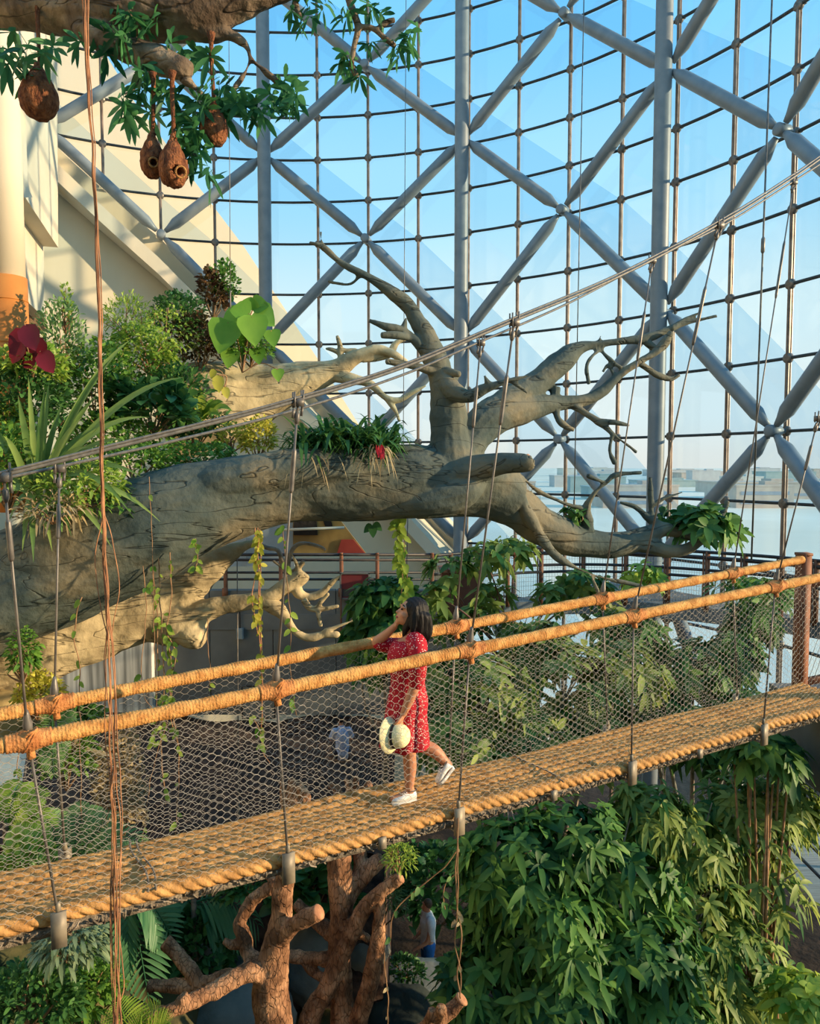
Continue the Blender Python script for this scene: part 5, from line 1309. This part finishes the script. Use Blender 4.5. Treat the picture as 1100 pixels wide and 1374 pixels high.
# things on the gallery and on its wall
b = thing('planter_box', 'rusty brown box on the gallery corner behind the walking woman', 'planter', W(618, 832, 13.4))
z0 = W(618, 832, 13.4)[2]; m = MB(); m.box((0.93, 13.5, z0 + .45), (.72, .5, .9)); m.build('box', mat('brown_panel', rgb(92, 58, 46), rgb(116, 76, 58), 4, .7), b, False)
m = MB(); m.box((0.93, 13.5, z0 + .92), (.8, .58, .06)); m.build('rim', M_rust, b, False)
s = thing('framed_sign', 'small framed dark red board on the grey wall below the gallery railing', 'sign', W(476, 806, 13.98))
c = W(476, 786, 13.96); m = MB(); m.box(c, (.52, .03, .46)); m.build('board', mat('sign_red', rgb(110, 44, 48), rgb(124, 54, 56), 2, .6), s, False)
m = MB()
for d, sz in (((-.27, 0), (.03, .5)), ((.27, 0), (.03, .5)), ((0, .24), (.57, .03)), ((0, -.24), (.57, .03))): m.box(c + np.array([d[0], -.01, d[1]]), (sz[0], .05, sz[1]))
m.build('frame', M_grey, s, False)
m = MB(); m.box(c + np.array([0, -.01, -.13]), (.46, .025, .14)); m.build('lower_panel', mat('sign_dark', rgb(74, 70, 68), None, 2, .6), s, False)
s = thing('junction_box', 'small pale blue-grey electrical box on the grey wall below the forked limb', 'box', W(322, 858, 13.98))
m = MB(); c = W(322, 850, 13.95); m.box(c, (.12, .08, .2)); m.box(c + np.array([0, -.045, .0]), (.1, .012, .17)); m.build('cabinet', mat('box_blue', rgb(140, 154, 162), rgb(150, 164, 170), 2, .5), s, False)
m = MB(); m.tube([c + np.array([0, .01, .1]), c + np.array([0, .01, .75])], .012, 6); m.build('conduit', M_rail, s)
s = thing('wall_panel', 'square grey access panel low on the grey wall between the handrails', 'panel', W(347, 965, 13.98))
c = W(347, 942, 13.97); m = MB(); m.box(c, (.62, .03, .62)); m.build('plate', mat('plate_grey', rgb(118, 120, 116), rgb(132, 134, 130), 3, .7), s, False)
m = MB()
for e in (-1, 1):
    m.box(c + np.array([e * .31, -.012, 0]), (.02, .03, .64)); m.box(c + np.array([0, -.012, e * .31]), (.64, .03, .02))
m.build('edge', M_rail, s, False)
# recess with a golden mural above the left railing
m = MB(); m.poly([W(x, y, 16.35) for x, y in ((330, 640), (395, 640), (395, 760), (330, 760))], (0, .15, 0)); struct(m, 'wall_recess', mat('mid_grey_wall', rgb(150, 152, 152), rgb(160, 162, 160), 1, .8))  # plain mid-grey wall left of the mural
M_mural = mat('mural_gold', rgb(128, 96, 52), rgb(176, 138, 74), 1.4, .7, detail=3)
mu = thing('mural_panel', 'brown and golden wall panel with slanting edge seen under the trunk, behind the gallery railing', 'panel', W(440, 744, 16.2))
m = MB(); m.poly([W(x, y, 16.3) for x, y in ((393, 640), (420, 640), (450, 690), (492, 744), (393, 744))], (0, .06, 0)); m.build('panel', M_mural, mu, False)
m = MB(); m.poly([W(x, y, 16.26) for x, y in ((458, 724), (474, 724), (490, 743), (452, 743))], (0, .05, 0)); m.build('red_patch', mat('mural_red', rgb(150, 52, 40), rgb(170, 66, 50), 2, .7), mu, False)
for i, q in enumerate((((394, 690), (424, 690), (426, 718), (394, 718)), ((430, 690), (441, 690), (446, 706), (436, 706)))):
    m = MB(); m.poly([W(x, y, 16.26) for x, y in q], (0, .05, 0)); m.build('dark_patch', M_dark, mu, False)
m = MB(); m.tube([W(378, 711, 16.15), W(462, 708, 16.15)], .03, 8); m.build('white_rod', M_cream, mu)
# vertical stay wires of the hall
for i, (lab, x0, y0, x1, y1, Y, r) in enumerate((('thin steel wire hanging in front of the second glass column from the left', 545, -40, 540, 742, 11.5, .006), ('thin steel wire left of the third glass column', 784, -40, 770, 690, 12.5, .009),
     ('steel stay rod with a turnbuckle in front of the right-hand glazing', 1037, -40, 1008, 752, 11.6, .014), ('thin wire hanging down behind the leftmost glass column', 307, 40, 309, 400, 10.5, .005), ('thin wire in front of the left gallery between the handrails', 318, 730, 320, 1085, 9.7, .007), ('thin wire seen just left of the tall woman, under the trunk', 547, 692, 545, 800, 9.9, .007))):
    a, b = W(x0, y0, Y), W(x1, y1, Y); t = thing('stay_wire', lab, 'wire', b); m = MB(); m.tube([a, a * .5 + b * .5, b], r, 6); m.build('wire', M_hang, t)
    u = nrm(b - a); L_ = np.linalg.norm(b - a); k = .44 if i == 2 else .97
    m = MB(); m.tube([a + u * L_ * k, a + u * (L_ * k + .03), a + u * (L_ * k + .22), a + u * (L_ * k + .25)], [r, r * 2.2, r * 2.2, r], 8); m.build('turnbuckle', M_hang, t)
ip = thing('info_board', 'tilted pale blue-grey board in a dark frame at the left edge, behind the net', 'sign', W(12, 1090, 7.2))
q = [W(-24, 1010, 7.3), W(38, 1006, 7.3), W(30, 1062, 7.1), W(-24, 1070, 7.1)]
m = MB(); m.poly(q, (0, .03, .01)); m.build('board', mat('board_face', rgb(150, 168, 172), rgb(176, 190, 190), 5, .4), ip, False)
m = MB(); m.tube(q + [q[0]], .016, 6); m.build('frame', M_rail, ip)
a = W(8, 1040, 7.25); m = MB(); m.bar(a, (a[0], a[1], 4.6), .07, .07, up=(0, 1, 0)); m.build('post', M_rail, ip)
# lower landing: railing
lr = thing('landing_railing', 'dark and rusty railing of the lower landing at the bottom right edge', 'railing', (7.2, 10.9, 3.98))
for z in (4.95, 4.85, 4.45):
    m = MB(); m.tube([(7.15, 15.4, z), (7.15, 10.3, z), (7.5, 10.2, z)], .03, 8); m.build('rail', M_rail, lr)
for y in (15.3, 13.7, 12.1, 10.4):
    m = MB(); m.box((7.15, y, 4.45), (.08, .08, 1.0)); m.build('post', M_rust, lr)
# ------------------------------------------------------------------ people
M_skin = mat('skin', rgb(176, 118, 88), rgb(196, 138, 104), 6, 0.5, spec=0.35)
M_hair = mat('black_hair', rgb(12, 10, 10), rgb(26, 21, 20), 30, 0.5, bump=0.4, bscale=90, stretch=(1, 1, .15), spec=.25)
def dress_mat():
    m = mat('red_dotted_cloth', rgb(150, 10, 30), rgb(178, 18, 40), 3, 0.75, bump=.1, bscale=60)
    nt = m.node_tree; N = nt.nodes; L = nt.links; b = N['Principled BSDF']
    tc = [n for n in N if n.type == 'TEX_COORD'][0]
    v = N.new('ShaderNodeTexVoronoi'); v.inputs['Scale'].default_value = 64; L.new(tc.outputs['Object'], v.inputs['Vector'])
    lt = N.new('ShaderNodeMath'); lt.operation = 'LESS_THAN'; lt.inputs[1].default_value = 0.23; L.new(v.outputs['Distance'], lt.inputs[0])
    mx = N.new('ShaderNodeMix'); mx.data_type = 'RGBA'; col = b.inputs['Base Color'].links[0].from_socket
    L.new(lt.outputs[0], mx.inputs[0]); L.new(col, mx.inputs[6]); mx.inputs[7].default_value = (*rgb(238, 222, 212), 1); L.new(mx.outputs[2], b.inputs['Base Color'])
    return m
M_dress = dress_mat()
M_shoe = mat('white_canvas', rgb(226, 224, 220), rgb(240, 238, 234), 20, .7); M_sole = mat('shoe_sole', rgb(236, 234, 228), None, 5, .6); M_in = mat('shoe_lining', rgb(60, 54, 52), None, 5, .8)

YW = 5.46
def K(px, py, side=0.0):
    """joint: seen at px,py; side>0 = farther from the viewer"""
    return W(px, py, YW + side)
def caps(mb, chain, seg=12, flat=None):
    P = spline(np.array([[*p, r] for p, r in chain]), 4); mb.tube(P[:, :3], np.maximum(P[:, 3], .003), seg, flat=flat)
    for q in (P[0], P[-1]): mb.ball(q[:3], (q[3],) * 3, nu=10, nv=7)
_, sft = BR(545, 1072, DW * .5)
foot = K(541, 1068, -.02)
woman = thing('person', 'woman in a red dotted dress walking on the rope bridge, looking up, hand on chin', 'person', foot + np.array([0, 0, -.02]))
B = MB()
hips = K(548, 955, .0); chest = K(546, 888, 0); neck = K(552, 851, 0); head = K(549, 826, 0)
# torso
caps(B, [(K(547, 965), .125), (K(548, 940), .13), (K(546, 915), .108), (K(545, 890), .118), (K(547, 872), .115), (K(551, 860), .075)], 16)
caps(B, [(K(551, 862), .055), (K(552, 850), .047), (K(551, 838), .047)], 12)
# head: skull, jaw, nose, lips, chin, ear. She looks up to the left.
hx = nrm(np.array([-0.93, -0.18, 0.36])); hz = nrm(np.array([0.36, 0.05, 0.93])); hy = np.cross(hz, hx); hz = np.cross(hx, hy); HR = np.array([hx, hy, hz]).T
hc = K(551, 823)
def H(x, y, z): return hc + HR @ np.array([x, y, z])
B.ball(H(-.008, 0, .025), (.095, .074, .088), HR, 18, 12)
B.ball(H(.03, 0, -.035), (.062, .056, .068), HR, 16, 10)
B.ball(H(.066, 0, -.082), (.022, .026, .02), HR, 12, 8)
B.ball(H(.08, 0, -.014), (.022, .016, .03), HR); B.ball(H(.099, 0, -.022), (.014, .014, .012), HR)
B.ball(H(.083, 0, -.05), (.014, .026, .009), HR); B.ball(H(.081, 0, -.062), (.013, .022, .009), HR)
for e in (-1, 1):
    B.ball(H(-.005, .074 * e, -.012), (.02, .01, .03), HR); B.ball(H(.055, .035 * e, -.025), (.028, .026, .026), HR); B.ball(H(.075, .03 * e, .03), (.018, .03, .01), HR)
# legs: standing leg (far-left foot forward), trailing leg bent behind
kneeF = K(549, 1010, -.03); ankF = K(549, 1055, -.02)
caps(B, [(K(546, 955, -.04), .098), (K(548, 985, -.04), .08), (kneeF, .052), (K(550, 1030, -.02), .05), (ankF, .034)], 12)
kneeB = K(566, 998, .1); ankB = K(598, 1023, .1)
caps(B, [(K(550, 955, .08), .098), (K(558, 978, .09), .082), (kneeB, .056), (K(583, 1008, .1), .052), (ankB, .034)], 12)
# feet
caps(B, [(ankF, .034), (K(550, 1063, -.02), .034), (K(540, 1068, -.04), .03), (K(527, 1072, -.06), .022)], 10)
caps(B, [(ankB, .034), (K(601, 1028, .1), .034), (K(595, 1040, .09), .03), (K(588, 1050, .08), .022)], 10)
# arms: near (left) arm hangs and holds the hat, far (right) arm folds up to the chin
shN = K(560, 866, -.15); elN = K(557, 918, -.2); wrN = K(541, 958, -.19)
caps(B, [(K(552, 866, -.06), .06), (shN, .058), (K(560, 890, -.19), .047), (elN, .039), (K(550, 937, -.2), .037), (wrN, .026)], 12)
shF = K(540, 868, .13); elF = K(505, 862, .1); wrF = K(529, 841, .02)
caps(B, [(K(547, 868, .06), .06), (shF, .055), (K(520, 866, .13), .046), (elF, .039), (K(517, 852, .06), .035), (wrF, .025)], 12)
# hands
def hand(wr, pd, palmn, side, curl, L=.085):
    pd = nrm(pd); n_ = nrm(np.asarray(palmn) - pd * np.dot(palmn, pd)); s = np.cross(pd, n_) * side
    caps(B, [(wr, .024), (wr + pd * .03, .026), (wr + pd * .07, .024)], 10, flat=.62)
    for off in (-.02, 0, .02): caps(B, [(wr + pd * .02 + s * off, .014), (wr + pd * .075 + s * off * 1.1, .013)], 8)
    for i, (o, fl) in enumerate(((-.027, .85), (-.009, 1.0), (.009, .95), (.026, .75))):
        k = wr + pd * .078 + s * o; d = pd; pts = [(k, .0105)]
        for j, seg in enumerate((.034, .024, .018)):
            a = curl * (j + .6) / 2; d2 = nrm(pd * math.cos(a) + n_ * math.sin(a)); k = k + d2 * seg * fl; pts.append((k, .0098 - j * .0008))
        caps(B, pts, 8)
    k = wr + pd * .022 - s * .024; d2 = nrm(pd * .7 - s * .7 + n_ * .25); caps(B, [(k, .013), (k + d2 * .035, .0115), (k + d2 * .035 + nrm(pd * .9 - s * .15 + n_ * .5) * .03, .0095)], 8)
hand(wrN, K(534, 978, -.18) - wrN, np.array([-1, .3, -.1]), 1, 1.5)
hand(wrF, K(537, 828, -.0) - wrF, np.array([.8, -.1, .5]), -1, 1.0)
wb = remeshed(B, .0075, 3)
body = wb.build('body', M_skin, woman)
# face details
for e in (-1, 1):
    m = MB(); m.ball(H(.082, .03 * e, .012), (.008, .013, .007), HR); m.build('eye', M_hair, woman)
    m = MB(); m.tube([H(.079, .015 * e, .04), H(.086, .03 * e, .045), H(.074, .048 * e, .04)], .004, 6); m.build('eyebrow', M_hair, woman)
m = MB(); m.ball(H(.09, 0, -.056), (.009, .023, .01), HR); m.build('lips', mat('lips', rgb(160, 62, 60), None, 3, .4), woman)
# hair: chin-length bob falling straight down behind
Hm = MB()
Hm.ball(H(-.025, 0, .04), (.102, .09, .094), HR, 18, 12)
Hm.ball(H(-.05, 0, -.01), (.08, .088, .09), HR, 18, 12)
for y in np.linspace(-.075, .075, 9):
    for x in (-.11, -.075, -.045):
        p = H(x, y, .02); caps(Hm, [(p, .034), (p + np.array([.008, 0, -.07]), .034), (p + np.array([.005, 0, -.13]), .03), (p + np.array([-.004, 0, -.165]), .018)], 8)
for e in (-1, 1):
    p = H(.0, .078 * e, .06); caps(Hm, [(p, .02), (H(-.005, .086 * e, .0), .022), (H(-.01, .088 * e, -.03) + np.array([0, 0, -.05]), .022), (H(-.01, .086 * e, -.03) + np.array([0, 0, -.10]), .014)], 8)
p = H(-.0, .05, -.04); caps(Hm, [(p, .03), (p + np.array([-.03, .02, -.07]), .03), (p + np.array([-.045, .03, -.12]), .016)], 8)
hm = remeshed(Hm, .009, 2, lambda V: 0.002 * np.sin(V[:, 0] * 160 + V[:, 1] * 130)); hm.build('hair', M_hair, woman)
# dress: bodice, flared skirt with folds, elbow-length sleeves
D = MB()
ax = [(K(551, 858), .075, .098), (K(547, 864), .118, .146), (K(544, 884), .138, .148), (K(546, 905), .124, .128), (K(547, 922), .132, .13), (K(546.5, 940), .15, .155), (K(544, 960), .152, .165), (K(543, 980), .166, .178), (K(542, 996), .176, .186), (K(542, 1000), .172, .182)]
S_ = spline(np.array([[*p, a, b] for p, a, b in ax]), 5); V = []; F = []; seg = 48; n = len(S_)
fx = nrm(np.array([-.95, -.28, 0])); fy = np.array([.28, -.95, 0])
for i, q in enumerate(S_):
    t = i / (n - 1); fold = max(0, (t - .45) / .55)
    for j in range(seg):
        a = 2 * math.pi * j / seg; k = 1 + fold * (.09 * math.sin(9 * a + .8) + .05 * math.sin(5 * a + 2 * t))
        V.append(q[:3] + fx * q[3] * k * math.cos(a) + fy * q[4] * k * math.sin(a) + np.array([.012 * fold * math.sin(3 * a), 0, .008 * fold * math.sin(9 * a)]))
for i in range(n - 1):
    for j in range(seg):
        k = (j + 1) % seg; F.append((i * seg + j, i * seg + k, (i + 1) * seg + k, (i + 1) * seg + j))
D.add(V, F)
d = D.build('dress', M_dress, woman)
for ch in ([(shN + np.array([-.02, .05, .02]), .07), (shN, .072), (K(561, 890, -.19), .066), (K(559, 911, -.2), .062), (K(558.5, 915, -.2), .058)], [(shF + np.array([.04, -.04, .01]), .068), (shF, .068), (K(522, 866, .13), .06), (K(509, 863, .105), .055)]):
    m = MB(); caps(m, ch, 14); sl = m.build('sleeve', M_dress, d)
m = MB(); m.tube([q[:3] for q in []] or [K(545, 922) + fx * .122 * math.cos(a) + fy * .129 * math.sin(a) for a in np.linspace(0, 6.283, 30)], .006, 6); m.build('waist_seam', M_dress, d)
# canvas shoes
def shoe(heel, toe, up, wd=.04):
    f = nrm(toe - heel); u = nrm(np.asarray(up) - f * np.dot(up, f)); s = np.cross(f, u); Lf = np.linalg.norm(toe - heel)
    m = MB(); st = [(-.02, .028, .05), (0.0, .036, .062), (.25, .034, .066), (.45, .038, .058), (.65, .044, .044), (.85, .04, .034), (1.0, .026, .026), (1.05, .008, .016)]
    V = []; F = []; k = 12
    for t, w, h in st:
        for j in range(k):
            a = 2 * math.pi * j / k; V.append(heel + f * Lf * t + s * w * math.cos(a) + u * (h * .5 + h * .5 * math.sin(a)))
    for i in range(len(st) - 1):
        for j in range(k): F.append((i * k + j, i * k + (j + 1) % k, (i + 1) * k + (j + 1) % k, (i + 1) * k + j))
    F += [tuple(range(k)), tuple(range(len(st) * k - 1, (len(st) - 1) * k - 1, -1))]; m.add(V, F)
    sh = m.build('shoe', M_shoe, woman)
    m = MB(); V = []; F = []
    ol = [(-.03, .02), (.0, .036), (.3, .036), (.62, .047), (.85, .042), (1.0, .028), (1.06, .008)]
    for t, w in ol + [(t, -w) for t, w in reversed(ol)]: V.append(heel + f * Lf * t + s * w)
    m.poly(V, -u * .018); m.build('sole', M_sole, sh, False)
    m = MB(); m.tube([heel + f * Lf * .16 + u * .066 + (f * .04 * math.cos(a) + s * .026 * math.sin(a)) for a in np.linspace(0, 6.28, 16)], .005, 6); m.build('collar', M_in, sh)
    m = MB()
    for t in (.42, .5, .58): m.tube([heel + f * Lf * t + u * (.06 - (t - .42) * .06) + s * w for w in (-.024, 0, .024)], .004, 5)
    m.build('laces', M_shoe, sh)
shoe(K(557, 1067, -.01) + np.array([0, 0, -.02]), K(527, 1074, -.07) + np.array([0, 0, -.012]), (0, 0, 1))
shoe(K(606, 1028, .1), K(587, 1050, .08), (-.75, -.2, .55))
# hat held in the near hand
M_hat = mat('cream_straw', rgb(226, 214, 160), rgb(240, 230, 186), 40, .8, bump=.3); M_band = mat('hat_band', rgb(44, 36, 34), None, 5, .8)
hp = K(527, 987, -.2); ha = nrm(np.array([.86, -.45, .12]))
hat = thing('hat', 'cream straw cloche hat with dark band in the walking woman\u2019s lowered hand', 'hat', hp + np.array([0, 0, -.12]))
m = MB(); m.lathe([(.086, 0.0), (.088, .02), (.086, .05), (.078, .08), (.06, .102), (.03, .112), (.004, .114)], hp + ha * .01, ha, 26); m.build('crown', M_hat, hat)
m = MB(); m.lathe([(.084, .012), (.094, .006), (.118, -.012), (.132, -.03), (.134, -.034), (.13, -.034), (.112, -.014), (.08, .004)], hp, ha, 30, wob=lambda i, a: .04 * math.sin(2 * a)); m.build('brim', M_hat, hat)
m = MB(); m.lathe([(.0885, .012), (.0905, .014), (.0905, .034), (.0875, .036)], hp + ha * .004, ha, 26); m.build('band', M_band, hat)

# visitor standing on the lower floor
def visitor(label, feet, h, face, shirt, trouser, hair, sit=False):
    f = np.asarray(feet, float); d = nrm(np.array([face[0], face[1], 0])); s = np.array([-d[1], d[0], 0]); u = np.array([0, 0, 1.0])
    t = thing('person', label, 'person', f)
    P = lambda a, b, c: f + d * a * h + s * b * h + u * c * h
    m = MB(); B_ = lambda ch: caps(m, [(P(*q), r * h) for q, r in ch], 10)
    if not sit:
        B_([((0, 0, .53), .075), ((0, 0, .62), .068), ((0, 0, .74), .08), ((0, 0, .81), .06), ((0, 0, .85), .032), ((.005, 0, .88), .03)])
        for e in (-1, 1):
            B_([((0, .05 * e, .52), .06), ((.01, .055 * e, .28), .036), ((-.01, .055 * e, .05), .022), ((.06, .058 * e, .018), .018)])
            B_([((0, .08 * e, .8), .042), ((.0, .12 * e, .77), .036), ((-.01 + .05 * (e > 0), .135 * e, .62), .027), ((.12 + .03 * e, .11 * e, .54), .018)])
            for k in range(5): B_([((.125 + .03 * e, .105 * e + (k - 2) * .007, .535), .006), ((.16 + .03 * e, .1 * e + (k - 2) * .008, .52), .0055), ((.17 + .03 * e, .1 * e + (k - 2) * .008, .505 + .003 * k), .005)])
        hd = (.015, 0, .935)
    else:
        B_([((0, 0, .08), .1), ((.0, 0, .2), .085), ((.03, 0, .33), .09), ((.06, 0, .4), .05), ((.075, 0, .45), .034)])
        for e in (-1, 1):
            B_([((0, .06 * e, .08), .07), ((.24, .08 * e, .14), .045), ((.26, .08 * e, .03), .026), ((.33, .08 * e, .02), .02)])
            B_([((.03, .09 * e, .38), .045), ((.06, .14 * e, .26), .034), ((.2, .1 * e, .18), .022)])
            for k in range(5): B_([((.2, .1 * e + (k - 2) * .008, .18), .007), ((.235, .1 * e + (k - 2) * .009, .165), .006), ((.25, .1 * e + (k - 2) * .009, .15), .005)])
        hd = (.1, 0, .52)
    m.ball(P(*hd), (.048 * h, .048 * h, .062 * h)); m.ball(P(hd[0] + .02, 0, hd[2] - .03), (.034 * h, .036 * h, .036 * h)); m.ball(P(hd[0] + .056, 0, hd[2] - .012), (.012 * h, .009 * h, .014 * h))
    remeshed(m, .011, 2).build('body', M_skin, t)
    m = MB(); m.ball(P(hd[0] - .012, 0, hd[2] + .016), (.052 * h, .053 * h, .057 * h)); m.build('hair', hair, t)
    m = MB()
    if not sit:
        caps(m, [(P(0, 0, .5), .088 * h), (P(0, 0, .62), .08 * h), (P(0, 0, .75), .09 * h), (P(0, 0, .815), .062 * h)], 14)
        for e in (-1, 1): caps(m, [(P(0, .09 * e, .8), .05 * h), (P(0, .122 * e, .76), .045 * h), (P(.0, .135 * e, .66), .04 * h)], 10)
    else:
        caps(m, [(P(0, 0, .06), .112 * h), (P(0, 0, .2), .098 * h), (P(.03, 0, .33), .1 * h), (P(.055, 0, .395), .064 * h)], 14)
        for e in (-1, 1): caps(m, [(P(.03, .1 * e, .38), .054 * h), (P(.05, .142 * e, .29), .046 * h)], 10)
    remeshed(m, .014, 2).build('shirt', shirt, t)
    m = MB()
    for e in (-1, 1):
        if not sit: caps(m, [(P(0, .048 * e, .5), .072 * h), (P(.01, .055 * e, .3), .05 * h), (P(0, .055 * e, .1), .036 * h)], 12)
        else: caps(m, [(P(0, .06 * e, .07), .085 * h), (P(.24, .08 * e, .14), .055 * h), (P(.258, .08 * e, .05), .034 * h)], 12)
    remeshed(m, .014, 2).build('trousers', trouser, t)
    return t
fp = W(574, 1310, 13.6); fp[2] = 1.72
M_ws = mat('white_shirt', rgb(196, 198, 200), rgb(226, 226, 226), 7, .8); M_bl = mat('blue_cloth', rgb(40, 104, 172), rgb(54, 120, 190), 5, .8); M_bh = mat('brown_hair', rgb(72, 54, 38), rgb(96, 74, 50), 20, .6)
visitor('person in a white patterned shirt and blue trousers standing far below the bridge', fp, 1.72, (-.9, -.25), M_ws, M_bl, M_bh)
fp = W(459, 1012, 12.1); fp[2] = 6.78
visitor('person in a pale blue shirt sitting on the dark bed behind the net', fp, 1.15, (-.25, .95), mat('pale_blue_shirt', rgb(150, 160, 196), rgb(190, 196, 218), 9, .8), mat('dark_cloth', rgb(40, 38, 48), None, 5, .8), mat('dark_hair', rgb(30, 22, 20), None, 5, .6), True)
for o in ROOTS:
    if '_o' in o: del o['_o']
